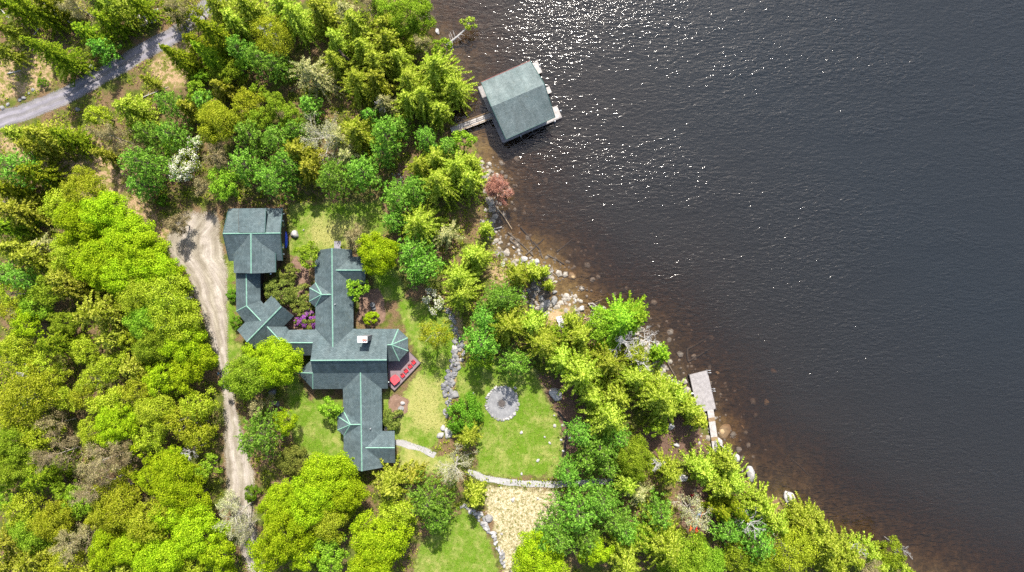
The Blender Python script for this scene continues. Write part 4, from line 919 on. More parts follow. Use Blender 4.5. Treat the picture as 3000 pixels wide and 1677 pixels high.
def build_lodge():
    org = W(*c2(1300, 420), G); root = empty('lodge_house', org)
    tag(root, 'rambling lakeside lodge with slate green shingle roofs and verdigris ridge caps', 'house')
    R = lambda *a: [(W(*(c1 if k == 1 else c2)(x, y), G + z)) for k, x, y, z in a]
    nr, ne = (1, 1218, 548, 5.5), (2, 1173, 243, 5.5)
    sections = [
        # north wing
        [R((1, 1095, 565, 3.0), nr, ne, (2, 1015, 82, 3.0), (1, 1060, 1112, 3.0), (1, 1056, 880, 3.0), (1, 1053, 700, 3.0)),
         R(nr, (1, 1410, 560, 3.0), (1, 1425, 720, 3.0), (2, 1362, 80, 3.0), ne)],
        # cross gable of the north wing
        [R((1, 1255, 761, 5.05), (1, 1392, 630, 3.0), (1, 1536, 630, 3.0), (1, 1540, 761, 5.05)), R((1, 1255, 761, 5.05), (1, 1540, 761, 5.05), (1, 1538, 893, 3.0), (1, 1415, 893, 3.0))],
        # bay of the north wing
        [R((1, 1120, 995, 5.1), (1, 1219, 994, 5.3), (1, 1058, 880, 3.0)), R((1, 1120, 995, 5.1), (1, 1058, 880, 3.0), (1, 1003, 930, 3.0)), R((1, 1120, 995, 5.1), (1, 1003, 930, 3.0), (1, 1000, 1060, 3.0)),
         R((1, 1120, 995, 5.1), (1, 1000, 1060, 3.0), (1, 1058, 1112, 3.0)), R((1, 1120, 995, 5.1), (1, 1058, 1112, 3.0), (1, 1219, 994, 5.3))],
        # great hall
        [R((2, 1012, 75, 3.0), (2, 1668, 76, 3.0), (2, 1672, 205, 4.9), (2, 990, 205, 4.9)), R((2, 990, 205, 4.9), (2, 1672, 205, 4.9), (2, 1668, 362, 7.6), (2, 970, 366, 7.6)),
         R((2, 970, 366, 7.6), (2, 1668, 362, 7.6), (2, 1673, 480, 4.9), (2, 990, 483, 4.9)), R((2, 990, 483, 4.9), (2, 1673, 480, 4.9), (2, 1680, 623, 3.0), (2, 990, 627, 3.0))],
        # octagon tower end of the hall
        [R((2, 1668, 76, 3.0), (2, 1775, 76, 3.0), (2, 1712, 222, 4.9), (2, 1668, 224, 4.9)), R((2, 1712, 222, 4.9), (2, 1775, 76, 3.0), (2, 1862, 158, 3.0)), R((2, 1712, 222, 4.9), (2, 1862, 158, 3.0), (2, 1866, 280, 3.0)),
         R((2, 1712, 222, 4.9), (2, 1866, 280, 3.0), (2, 1782, 370, 3.0)), R((2, 1712, 222, 4.9), (2, 1782, 370, 3.0), (2, 1668, 372, 3.0), (2, 1668, 224, 4.9))],
        # angled porch end of the hall
        [R((2, 966, 372, 3.2), (2, 850, 477, 3.0), (2, 990, 483, 4.9), (2, 985, 372, 4.2)), R((2, 850, 477, 3.0), (2, 990, 627, 3.0), (2, 990, 483, 4.9))],
        # wing between the angled block and the hall
        [R((2, 708, 203, 4.9), (2, 1000, 204, 4.9), (2, 1025, 82, 3.0), (2, 770, 85, 3.0)), R((2, 708, 203, 4.9), (2, 1000, 204, 4.9), (2, 978, 318, 3.0), (2, 660, 318, 3.0)),
         R((2, 570, 55, 4.9), (2, 745, 55, 3.1), (2, 770, 85, 3.0), (2, 708, 203, 4.9)), R((2, 570, 55, 4.9), (2, 708, 203, 4.9), (2, 660, 318, 3.0), (2, 574, 215, 3.0))],
        # angled block
        [R((1, 645, 1000, 3.0), (1, 735, 1108, 5.4), (2, 385, 195, 5.4), (1, 310, 1335, 3.0)), R((1, 735, 1108, 5.4), (1, 852, 1200, 3.0), (2, 497, 283, 3.0), (2, 385, 195, 5.4))],
        # link to the carriage house
        [R((1, 297, 770, 3.0), (1, 397, 770, 4.6), (1, 400, 1103, 4.6), (1, 302, 1155, 3.0)), R((1, 397, 770, 4.6), (1, 530, 770, 3.0), (1, 533, 1050, 3.0), (1, 560, 1080, 3.0), (1, 400, 1103, 4.6)),
         R((1, 400, 1103, 4.6), (1, 560, 1080, 3.0), (1, 565, 1190, 3.9), (1, 545, 1255, 4.6)), R((1, 400, 1103, 4.6), (1, 545, 1255, 4.6), (1, 385, 1258, 3.0), (1, 302, 1155, 3.0))],
        # south wing
        [R((2, 1427, 470, 5.0), (2, 1267, 627, 3.0), (2, 1275, 1262, 3.0), (2, 1278, 1345, 3.0), (2, 1440, 1381, 5.0)), R((2, 1427, 470, 5.0), (2, 1440, 1381, 5.0), (2, 1632, 1347, 3.0), (2, 1622, 625, 3.0))],
        # cross gable of the south wing
        [R((2, 1468, 1167, 4.6), (2, 1628, 1013, 3.0), (2, 1740, 1012, 3.0), (2, 1742, 1167, 4.6)), R((2, 1468, 1167, 4.6), (2, 1742, 1167, 4.6), (2, 1747, 1305, 3.0), (2, 1632, 1302, 3.0))],
        # bay of the south wing
        [R((2, 1335, 955, 4.75), (2, 1431, 953, 4.95), (2, 1270, 828, 3.0)), R((2, 1335, 955, 4.75), (2, 1270, 828, 3.0), (2, 1217, 878, 3.0)), R((2, 1335, 955, 4.75), (2, 1217, 878, 3.0), (2, 1217, 1005, 3.0)),
         R((2, 1335, 955, 4.75), (2, 1217, 1005, 3.0), (2, 1275, 1055, 3.0)), R((2, 1335, 955, 4.75), (2, 1275, 1055, 3.0), (2, 1431, 953, 4.95))]]
    for polys in sections: slab('roof', polys, 0.16, M['roof'], root, org)
    L = lambda a, b: tuple(R(a, b))
    caps([L(nr, ne), L((1, 1255, 761, 5.05), (1, 1540, 761, 5.05)), L((1, 1120, 995, 5.1), (1, 1219, 994, 5.3)), L((1, 1120, 995, 5.1), (1, 1058, 880, 3.0)), L((1, 1120, 995, 5.1), (1, 1003, 930, 3.0)),
          L((1, 1120, 995, 5.1), (1, 1000, 1060, 3.0)), L((1, 1120, 995, 5.1), (1, 1058, 1112, 3.0)), L((2, 970, 366, 7.6), (2, 1668, 362, 7.6)), L((2, 1668, 224, 4.9), (2, 1712, 222, 4.9)),
          L((2, 1712, 222, 4.9), (2, 1775, 76, 3.0)), L((2, 1712, 222, 4.9), (2, 1862, 158, 3.0)), L((2, 1712, 222, 4.9), (2, 1866, 280, 3.0)), L((2, 1712, 222, 4.9), (2, 1782, 370, 3.0)),
          L((2, 850, 477, 3.0), (2, 990, 483, 4.9)), L((2, 990, 627, 3.0), (2, 990, 483, 4.9)), L((2, 708, 203, 4.9), (2, 990, 204, 4.9)), L((2, 570, 55, 4.9), (2, 708, 203, 4.9)),
          L((1, 735, 1108, 5.4), (2, 385, 195, 5.4)), L((1, 397, 795, 4.6), (1, 400, 1103, 4.6)), L((1, 400, 1103, 4.6), (1, 545, 1255, 4.6)), L((1, 302, 1155, 3.0), (1, 400, 1103, 4.6)),
          L((2, 1427, 470, 5.0), (2, 1440, 1381, 5.0)), L((2, 1468, 1167, 4.6), (2, 1742, 1167, 4.6)), L((2, 1335, 955, 4.75), (2, 1431, 953, 4.95)), L((2, 1335, 955, 4.75), (2, 1270, 828, 3.0)),
          L((2, 1335, 955, 4.75), (2, 1217, 878, 3.0)), L((2, 1335, 955, 4.75), (2, 1217, 1005, 3.0)), L((2, 1335, 955, 4.75), (2, 1275, 1055, 3.0))], root, org, M['cap'])
    E = lambda *a: [W(*(c1 if k == 1 else c2)(x, y), G + 3.0) for k, x, y in a]
    feet = [E((1, 1095, 585), (1, 1400, 580), (1, 1420, 700), (2, 1362, 120), (2, 1015, 120), (1, 1058, 1112), (1, 1000, 1060), (1, 1003, 930), (1, 1058, 880), (1, 1053, 700)),
            E((1, 1390, 632), (1, 1530, 632), (1, 1532, 893), (1, 1390, 893)),
            E((2, 1012, 75), (2, 1775, 76), (2, 1862, 158), (2, 1866, 280), (2, 1782, 370), (2, 1672, 372), (2, 1672, 623), (2, 990, 627), (2, 860, 477), (2, 985, 372)),
            E((2, 590, 60), (2, 745, 58), (2, 770, 85), (2, 1040, 82), (2, 1040, 318), (2, 660, 318), (2, 575, 215)),
            E((1, 645, 1005), (1, 846, 1200), (2, 492, 278), (1, 318, 1335)),
            E((1, 297, 760), (1, 530, 760), (1, 533, 1050), (1, 570, 1090), (1, 470, 1262), (1, 385, 1258), (1, 302, 1155)),
            E((2, 1267, 600), (2, 1622, 600), (2, 1630, 1335), (2, 1440, 1362), (2, 1278, 1335), (2, 1275, 1055), (2, 1217, 1005), (2, 1217, 878), (2, 1270, 828)),
            E((2, 1600, 1013), (2, 1736, 1012), (2, 1742, 1303), (2, 1600, 1302))]
    for f in feet:
        w = inset(f, 0.45); prism('wall', w, G - 0.2, G + 2.95, M['siding'], root, org); ground_windows(root, org, w, G + 1.7)
    def gable_wall(a, b, apex, off):   # triangular wall under a roof end
        d = Vector((b.x - a.x, b.y - a.y, 0)).normalized(); n = Vector((d.y, -d.x, 0)) * off
        a2, b2, t2 = a + n + d * 0.45, b + n - d * 0.45, apex + n - Vector((0, 0, 0.3)); a2.z = b2.z = G + 2.9
        q = n.normalized() * 0.16
        mb = MB(); mb.add([a2, b2, t2, a2 + q, b2 + q, t2 + q], [[0, 1, 2], [5, 4, 3], [0, 3, 4, 1], [1, 4, 5, 2], [2, 5, 3, 0]])
        o = mb.build('wall', M['siding'], root); place(o, org)
    for a, b, t, off in ((R((1, 1095, 565, 3))[0], R((1, 1410, 560, 3))[0], R(nr)[0], 0.7), (R((1, 1536, 630, 3))[0], R((1, 1538, 893, 3))[0], R((1, 1540, 761, 5.05))[0], 0.6),
                         (R((2, 1740, 1012, 3))[0], R((2, 1747, 1305, 3))[0], R((2, 1742, 1167, 4.6))[0], 0.6), (R((2, 1632, 1347, 3))[0], R((2, 1278, 1345, 3))[0], R((2, 1440, 1381, 5))[0], 0.7),
                         (R((1, 645, 1000, 3))[0], R((1, 852, 1200, 3))[0], R((1, 735, 1108, 5.4))[0], 0.6), (R((2, 497, 283, 3))[0], R((1, 310, 1335, 3))[0], R((2, 385, 195, 5.4))[0], 0.6)):
        gable_wall(a, b, t, off)
    for xe, xs in ((1672, -1), (988, 1)):   # tall end walls of the hall
        pts = R((2, xe, 100, 3.0), (2, xe, 205, 4.7), (2, xe, 364, 7.3), (2, xe, 480, 4.7), (2, xe, 600, 3.0))
        pts = [p + Vector((xs * 0.5, 0, -0.1)) for p in pts]; x0 = sum(p.x for p in pts) / 5
        vs = [Vector((x0, p.y, p.z)) for p in pts]; vs += [v + Vector((xs * 0.16, 0, 0)) for v in vs]
        mb = MB(); mb.add(vs, [[0, 1, 2, 3, 4], [9, 8, 7, 6, 5]] + [[i, i + 5, (i + 1) % 5 + 5, (i + 1) % 5] for i in range(5)]); place(mb.build('wall', M['siding'], root), org)
    # chimney: stack, white crown slab, terracotta flue
    c = W(*c2(1445, 172), G + 8.3); b = Vector((c.x, c.y, 0)); sx, sy = 1.55, 1.05
    st = MB(); st.box(b + Vector((0.06, 0, G + 5.7)), (sx - 0.25, sy - 0.2, 4.6)); ch = place(st.build('chimney', M['darkstone'], root), org)
    cr = MB(); cr.box(b + Vector((0, 0, G + 8.14)), (sx, sy, 0.28)); place(cr.build('chimney_crown', M['concrete'], ch), org)
    fl = MB(); fl.tube([b + Vector((0.18, -0.08, G + 8.25)), b + Vector((0.18, -0.08, G + 8.5))], [0.24, 0.2], 12); fl.tube([b + Vector((0.55, -0.1, G + 8.25)), b + Vector((0.55, -0.1, G + 8.5))], [0.2, 0.17], 12)
    place(fl.build('flue', M['flue'], ch), org)
    for k, x, y, z in ((1, 1257, 1085, 4.9), (2, 1524, 985, 4.0)):
        p = R((k, x, y, z))[0]; mb = MB(); mb.tube([p - Vector((0, 0, 0.5)), p + Vector((0, 0, 0.65))], [0.07, 0.07], 8); place(mb.build('vent_pipe', M['metal'], root), org)
    q = W(*cd(345, 1078), G + 2.6); mb = MB(); mb.tube([q, q + Vector((0, 0, 0.22))], [0.13, 0.09], 8); place(mb.build('wall_lamp', M['lampwhite'], root), org)
    # deck (fixed to the lodge)
    D = [W(*cd(*p), G + 0.5) for p in ((330, 525), (620, 525), (868, 285), (900, 285), (1188, 575), (500, 1305), (345, 1165))]
    dk = prism('deck', D, G + 0.34, G + 0.5, M['deckboard'], root, org)
    for i in range(3, 6):
        mb = MB(); mb.bar(D[i] - Vector((0, 0, 0.16)), D[i + 1] - Vector((0, 0, 0.16)), 0.06, 0.4); place(mb.build('fascia', M['darkplank'], dk), org)
    # thin raised board joints along the deck
    u = (D[4] - D[5]).normalized(); v = Vector((u.y, -u.x, 0))
    return root

def build_garage():
    org = W(*c1(460, 440), G); root = empty('carriage_house', org)
    tag(root, 'separate steep roofed carriage house with big cross gable beside the gravel yard', 'garage building')
    R = lambda *a: pz(c1, a, G)
    slab('roof', [R((230, 168, 3.6), (748, 165, 3.6), (725, 405, 6.4), (175, 410, 6.4)), R((175, 410, 6.4), (725, 405, 6.4), (748, 667, 3.6), (235, 672, 3.6))], 0.18, M['roof'], root, org)
    slab('roof', [R((330, 400, 6.5), (577, 398, 6.5), (587, 165, 5.3), (322, 167, 5.3))], 0.14, M['roof'], root, org)
    slab('roof', [R((441, 400, 6.52), (360, 490, 5.35), (348, 787, 5.35), (443, 791, 6.52)), R((360, 490, 5.35), (275, 557, 4.35), (278, 785, 4.35), (348, 787, 5.35)),
                  R((441, 400, 6.52), (545, 495, 5.35), (550, 787, 5.35), (443, 791, 6.52)), R((545, 495, 5.35), (678, 560, 4.35), (680, 778, 4.35), (550, 787, 5.35))], 0.16, M['roof'], root, org)
    L = lambda a, b: tuple(R(a, b))
    caps([L((175, 410, 6.42), (725, 405, 6.42)), L((441, 402, 6.54), (443, 791, 6.54))], root, org, M['cap'])
    for a, b in (((748, 165, 3.55), (725, 405, 6.35)), ((725, 405, 6.35), (748, 667, 3.55)), ((230, 168, 3.55), (175, 410, 6.35)), ((175, 410, 6.35), (235, 672, 3.55)), ((587, 165, 5.28), (577, 398, 6.48)),
                 ((680, 560, 4.3), (682, 778, 4.3))):
        p, q = R(a, b); mb = MB(); mb.bar(p, q, 0.1, 0.2); place(mb.build('rake_board', M['trim'], root), org)
    f = [W(*c1(x, y), G + 3.6) for x, y in ((228, 168), (748, 165), (748, 667), (235, 672))]
    w = inset(f, 0.55); prism('wall', w, G - 0.2, G + 3.5, M['siding'], root, org); ground_windows(root, org, w, G + 1.8)
    f2 = [W(*c1(x, y), G + 4.3) for x, y in ((285, 600), (672, 600), (672, 778), (285, 782))]
    w2 = inset(f2, 0.45); prism('wall', w2, G - 0.2, G + 4.25, M['siding'], root, org)
    # gable ends and dormer cheeks
    def tri(pts):
        mb = MB(); n = (pts[1] - pts[0]).cross(pts[2] - pts[0]).normalized() * 0.15
        mb.add(pts + [p - n for p in pts], [[0, 1, 2], [5, 4, 3], [0, 3, 4, 1], [1, 4, 5, 2], [2, 5, 3, 0]]); place(mb.build('wall', M['siding'], root), org)
    a, b = w[1], w[2]; t = W(*c1(725, 405), G + 6.2); tri([Vector((a.x, a.y, G + 3.45)), Vector((b.x, b.y, G + 3.45)), Vector(((a.x + b.x) / 2, t.y, G + 6.1))])
    a, b = w[3], w[0]; t = W(*c1(175, 410), G + 6.2); tri([Vector((a.x, a.y, G + 3.45)), Vector((b.x, b.y, G + 3.45)), Vector(((a.x + b.x) / 2, t.y, G + 6.1))])
    a, b = w2[2], w2[3]; t = W(*c1(443, 760), G + 6.2); tri([Vector((a.x, a.y, G + 4.2)), Vector((b.x, b.y, G + 4.2)), Vector((t.x, (a.y + b.y) / 2, G + 6.1))])
    tri(R((572, 398, 6.4), (580, 185, 5.2), (580, 190, 3.8))); tri(R((330, 190, 3.8), (330, 185, 5.2), (335, 398, 6.4)))
    p, q = R((330, 185, 5.0), (580, 183, 5.0)); mb = MB(); mb.bar(Vector((p.x, p.y - .2, G + 4.5)), Vector((q.x, q.y - .2, G + 4.5)), 0.15, 1.3); place(mb.build('wall', M['siding'], root), org)
    for x, y, z in ((757, 218, 2.9), (750, 285, 3.2), (730, 406, 5.6), (751, 540, 3.2), (757, 605, 2.9), (320, 797, 3.0), (633, 794, 3.0)):
        p = W(*c1(x, y), G + z); mb = MB(); mb.tube([p - Vector((0, 0, 0.12)), p + Vector((0, 0, 0.12))], [0.09, 0.13], 8); lm = place(mb.build('eave_lamp', M['lampwhite'], root), org)
        s = -1 if x > 700 else 0; q = p + (Vector((-0.7, 0, 0.05)) if s else Vector((0, 0.7, 0.05))); br = MB(); br.bar(p, q, 0.05, 0.05); place(br.build('lamp_arm', M['trim'], lm), org)
    for y0, y1 in ((300, 350), (575, 610)):
        pass

def build_boathouse():
    org = W(*cb(640, 720), LAKE); root = empty('boathouse', org)
    tag(root, 'boathouse over the water with pale sage gable roof and three dock fingers', 'boathouse')
    R = lambda *a: pz(cb, a, LAKE)
    slab('roof', [R((100, 420, 3.5), (840, 95, 3.5), (1055, 450, 6.3), (255, 790, 6.3)), R((255, 790, 6.3), (1055, 450, 6.3), (1215, 945, 3.5), (475, 1280, 3.5))], 0.2, M['roof_boat'], root, org)
    for a, b in (((100, 420, 3.42), (840, 95, 3.42)),):
        p, q = R(a, b); mb = MB(); mb.bar(p, q, 0.1, 0.24); place(mb.build('fascia', M['redtrim'], root), org)
    for a, b in (((475, 1280, 3.42), (1215, 945, 3.42)), ((100, 420, 3.42), (255, 790, 6.22)), ((255, 790, 6.22), (475, 1280, 3.42)), ((840, 95, 3.42), (1055, 450, 6.22)), ((1055, 450, 6.22), (1215, 945, 3.42))):
        p, q = R(a, b); mb = MB(); mb.bar(p, q, 0.1, 0.22); place(mb.build('fascia', M['trim'], root), org)
    zd = 0.62; D = lambda x, y: W(*cb(x, y), zd)
    u = (D(945, 100) - D(55, 490)).normalized(); v = (D(425, 1330) - D(55, 490)).normalized()
    nw, sw, ne, se = D(55, 490), D(425, 1330), D(950, 100), D(1318, 942)
    dep = (sw - nw).length
    def planks(name, o, du, dv, lu, lv, across, mat):
        """boards laid with 1.5 cm gaps; o = corner, lu along du, lv along dv; boards run along dv when across"""
        mb = MB(); Lb = lu if across else lv; n = max(1, int(Lb / 0.19)); st = Lb / n; rz = math.atan2(du.y, du.x)
        for i in range(n):
            k = (i + 0.5) * st
            c = o + (du * k + dv * lv / 2 if across else du * lu / 2 + dv * k)
            mb.box(c + Vector((0, 0, -0.03)), ((st - 0.015) if across else lu, lv if across else (st - 0.015), 0.06), rz)
        return place(mb.build(name, mat, root), org)
    planks('deck', nw, u, v, 1.9, dep, False, M['greyplank'])
    fn = (ne - nw).length; fs_ = (se - sw).length
    planks('deck', nw + u * 1.9, u, v, fn - 1.9, 2.15, True, M['bleached'])
    planks('deck', sw + u * 1.9 - v * 2.15, u, v, fs_ - 1.9, 2.15, True, M['bleached'])
    mid = D(1125, 478); k = (mid - nw).dot(v); planks('deck', nw + u * 1.9 + v * k, u, v, (mid - nw).dot(u) - 1.9, 1.15, True, M['bleached'])
    for o, d_, n_ in ((nw, v, 6), (sw, u, 6), (nw, u, 6), (nw + v * (k + 1.1), u, 5)):
        for i in range(n_):
            L_ = dep if d_ is v else fn - 0.3
            p = o + d_ * (L_ * i / (n_ - 1)) + (u if d_ is v else v * (1 if o is nw else -1)) * 0.12
            mb = MB(); mb.tube([Vector((p.x, p.y, -2.6)), Vector((p.x, p.y, zd - 0.065))], [0.13, 0.13], 8); place(mb.build('pile', M['darkplank'], root), org)
    # beam along the outer edge of the long sides
    for a, b in ((sw, se), (nw, sw)):
        mb = MB(); mb.bar(a + Vector((0, 0, -0.2)), b + Vector((0, 0, -0.2)), 0.16, 0.26); place(mb.build('edge_beam', M['greyplank'], root), org)
    # walls: west end and the two long sides, open towards the lake
    a1, a2 = nw + u * 1.5 + v * 0.75, sw + u * 1.5 - v * 0.75
    b1, b2 = nw + u * (fn - 2.6) + v * 0.75, sw + u * (fs_ - 2.6) - v * 0.75
    for p, q in ((a1, a2), (a1, b1), (a2, b2)):
        mb = MB(); mb.bar(Vector((p.x, p.y, zd + 1.4)), Vector((q.x, q.y, zd + 1.4)), 0.15, 2.8); place(mb.build('wall', M['siding'], root), org)
    t = a1.lerp(a2, 0.5); mb = MB(); pts = [Vector((a1.x, a1.y, zd + 2.8)), Vector((a2.x, a2.y, zd + 2.8)), Vector((t.x, t.y, 5.9))]; q = u * 0.15
    mb.add(pts + [x + q for x in pts], [[0, 1, 2], [5, 4, 3], [0, 3, 4, 1], [1, 4, 5, 2], [2, 5, 3, 0]]); place(mb.build('wall', M['siding'], root), org)
    for f in (0.2, 0.5, 0.8):
        window(root, org, a2, b2, f, 1.1, 1.0, zd + 1.6, M['trim'])
    for f in (0.25, 0.75): window(root, org, a2, a1, f, 1.0, 1.0, zd + 1.6, M['trim'])
    for p in (b1, b2, nw + u * (fn - 3.0) + v * (k + 0.5)):
        mb = MB(); mb.box((p.x, p.y, zd + 1.5), (0.2, 0.2, 3.0), math.atan2(u.y, u.x)); place(mb.build('post', M['siding'], root), org)
    for x, y in ((700, 1228), (1213, 1008), (870, 1135), (985, 165), (1300, 850)):
        p = D(x, y); mb = MB(); mb.tube([p + Vector((0, 0, -1.0)), p + Vector((0, 0, 0.35))], [0.13, 0.11], 8); place(mb.build('mooring_post', M['metal'], root), org)

def build_walkways():
    # boathouse walkway: thing of its own, with plank deck and side rails
    a, b = W(1440, 340, 0.62), W(1322, 384, 0.9); o = empty('walkway', Vector((b.x, b.y, 0)))
    tag(o, 'narrow railed plank walkway from the shore to the boathouse', 'walkway')
    d = (b - a).normalized(); s = Vector((-d.y, d.x, 0)).normalized(); Ln = (b - a).length; mb = MB(); n = int(Ln / 0.2)
    for i in range(n): mb.box(a + d * (Ln * (i + .5) / n), (Ln / n - 0.02, 1.15, 0.06), math.atan2(d.y, d.x))
    place(mb.build('planking', M['bleached'], o), o.location)
    for sg in (-1, 1):
        rl = MB(); e = s * sg * 0.58
        rl.bar(a + e + Vector((0, 0, 0.95)), b + e + Vector((0, 0, 0.95)), 0.07, 0.07); rl.bar(a + e + Vector((0, 0, 0.5)), b + e + Vector((0, 0, 0.5)), 0.04, 0.06)
        for i in range(7):
            p = a.lerp(b, i / 6) + e; rl.bar(p + Vector((0, 0, -0.1)), p + Vector((0, 0, 0.98)), 0.08, 0.08, Vector((1, 0, 0)))
        place(rl.build('railing', M['brownlog'], o), o.location)
    # lake dock platform
    P = [W(*ce(*p), 0.55) for p in ((582, 338), (760, 293), (850, 682), (668, 722))]
    o = empty('dock_platform', Vector((P[3].x, P[3].y, 0))); tag(o, 'rectangular grey plank swimming dock on the lake', 'dock')
    u = (P[1] - P[0]); v = (P[3] - P[0]); Lv = v.length; n = int(Lv / 0.16); mb = MB()
    for i in range(n):
        c = P[0] + u * 0.5 + v * ((i + .5) / n); mb.box(c + Vector((0, 0, random.uniform(-0.005, 0.005))), (u.length, Lv / n - 0.02, 0.06), math.atan2(u.y, u.x))
    place(mb.build('planking', M['greyplank'], o), o.location)
    for i in range(4):
        p, q = P[i], P[(i + 1) % 4]; mb = MB(); mb.bar(p - Vector((0, 0, 0.18)), q - Vector((0, 0, 0.18)), 0.12, 0.26); place(mb.build('edge_beam', M['darkplank'], o), o.location)
        mb = MB(); mb.tube([p + Vector((0, 0, -2.2)), p + Vector((0, 0, -0.05))], [0.12, 0.12], 8); place(mb.build('pile', M['darkplank'], o), o.location)
    for x, y in ((775, 303), (820, 487)):
        c = W(*ce(x, y), 0.6); mb = MB()
        for k in (-0.2, 0.2): mb.tube([c + v.normalized() * k + Vector((-0.3, 0, 0.0)), c + v.normalized() * k + Vector((-0.1, 0, 0.5)), c + v.normalized() * k + Vector((0.25, 0, 0.45)), c + v.normalized() * k + Vector((0.3, 0, -0.9))], [0.035] * 4, 6)
        place(mb.build('ladder', M['metal'], o), o.location)
    c = W(*ce(606, 526), 0.45); mb = MB(); mb.tube([c + Vector((-0.35, 0, 0)), c + Vector((-0.2, 0, 0)), c + Vector((0.2, 0.03, 0)), c + Vector((0.35, 0.03, 0))], [0.06, 0.13, 0.13, 0.06], 8); place(mb.build('bumper', M['lampwhite'], o), o.location)
    # gangway to the dock
    a, b = W(*ce(792, 690), 0.6), W(*ce(868, 1225), 0.75); o = empty('gangway', Vector((b.x, b.y, 0))); tag(o, 'long narrow weathered gangway leading from shore to the dock', 'gangway')
    d = (b - a).normalized(); Ln = (b - a).length; n = int(Ln / 0.17); bo = [MB(), MB()]
    for i in range(n): bo[1 if (i // 4) % 5 == 2 else 0].box(a + d * (Ln * (i + .5) / n) + Vector((0, 0, 0.003 * (i % 2))), (Ln / n - 0.02, 1.12, 0.06), math.atan2(d.y, d.x))
    place(bo[0].build('planking', M['bleached'], o), o.location); place(bo[1].build('patched_planking', M['brownlog'], o), o.location)
    s = Vector((-d.y, d.x, 0))
    for sg in (-0.45, 0.45):
        mb = MB(); mb.bar(a + s * sg - Vector((0, 0, 0.13)), b + s * sg - Vector((0, 0, 0.13)), 0.1, 0.18); place(mb.build('stringer', M['darkplank'], o), o.location)
    a, b = W(*ce(888, 1038), 0.9), W(*ce(1015, 1135), 0.9); o = MB(); o.tube([a, a.lerp(b, .5) + Vector((0, 0, .03)), b], [0.1, 0.085, 0.07], 8)
    tag(o.build('mooring_pole', M['bleached']), 'pale pole braced between two boulders beside the gangway', 'pole')

# ---------------------------------------------------------------- rocks, logs, garden things
ROCKS = []; ROCKSMALL = []
def rock_meshes():
    for s in range(6):
        bm = bmesh.new(); bmesh.ops.create_icosphere(bm, subdivisions=3, radius=1.0)
        rnd = random.Random(40 + s); planes = [Vector((rnd.gauss(0, 1), rnd.gauss(0, 1), rnd.gauss(0.2, .8))).normalized() for _ in range(9)]
        for v in bm.verts:
            d = v.co.normalized(); k = 1.0
            for p in planes:
                q = d.dot(p)
                if q > 0.55: k = min(k, 0.72 / q + 0.05)
            v.co = d * k * (1 + 0.09 * mnoise.noise(d * 1.7 + Vector((s * 5, 0, 0))) + 0.04 * mnoise.noise(d * 5))
        me = bpy.data.meshes.new('rock'); bm.to_mesh(me); bm.free()
        bs = bmesh.new(); bmesh.ops.create_icosphere(bs, subdivisions=1, radius=1.0)
        for v in bs.verts: v.co *= 1 + 0.25 * mnoise.noise(v.co * 1.5 + Vector((s * 9, 0, 0)))
        ms = bpy.data.meshes.new('pebble'); bs.to_mesh(ms); bs.free(); ROCKSMALL.append(ms)
        me.polygons.foreach_set('use_smooth', [s % 2 == 1] * len(me.polygons)); ROCKS.append(me)
ROCKM = {}
def rock(name, f, x, y, rx, ry, hz, mat, label, cat, group=None, rz=None, z=None):
    p = W(*f(x, y), G); gz = land_z(p.x, p.y) if z is None else z
    i = random.randrange(6); key = (i, mat)
    if key not in ROCKM:
        me = ROCKS[i].copy(); me.materials.clear(); me.materials.append(M[mat]); ROCKM[key] = me
    o = bpy.data.objects.new(name, ROCKM[key]); link(o); p = W(*f(x, y), max(gz, 0) + hz * 0.5)
    o.location = (p.x, p.y, gz + hz * 0.25); o.scale = (rx, ry, hz)
    o.rotation_euler = (random.uniform(-.15, .15), random.uniform(-.15, .15), random.uniform(0, 6.28) if rz is None else rz)
    tag(o, label, cat, group); return o

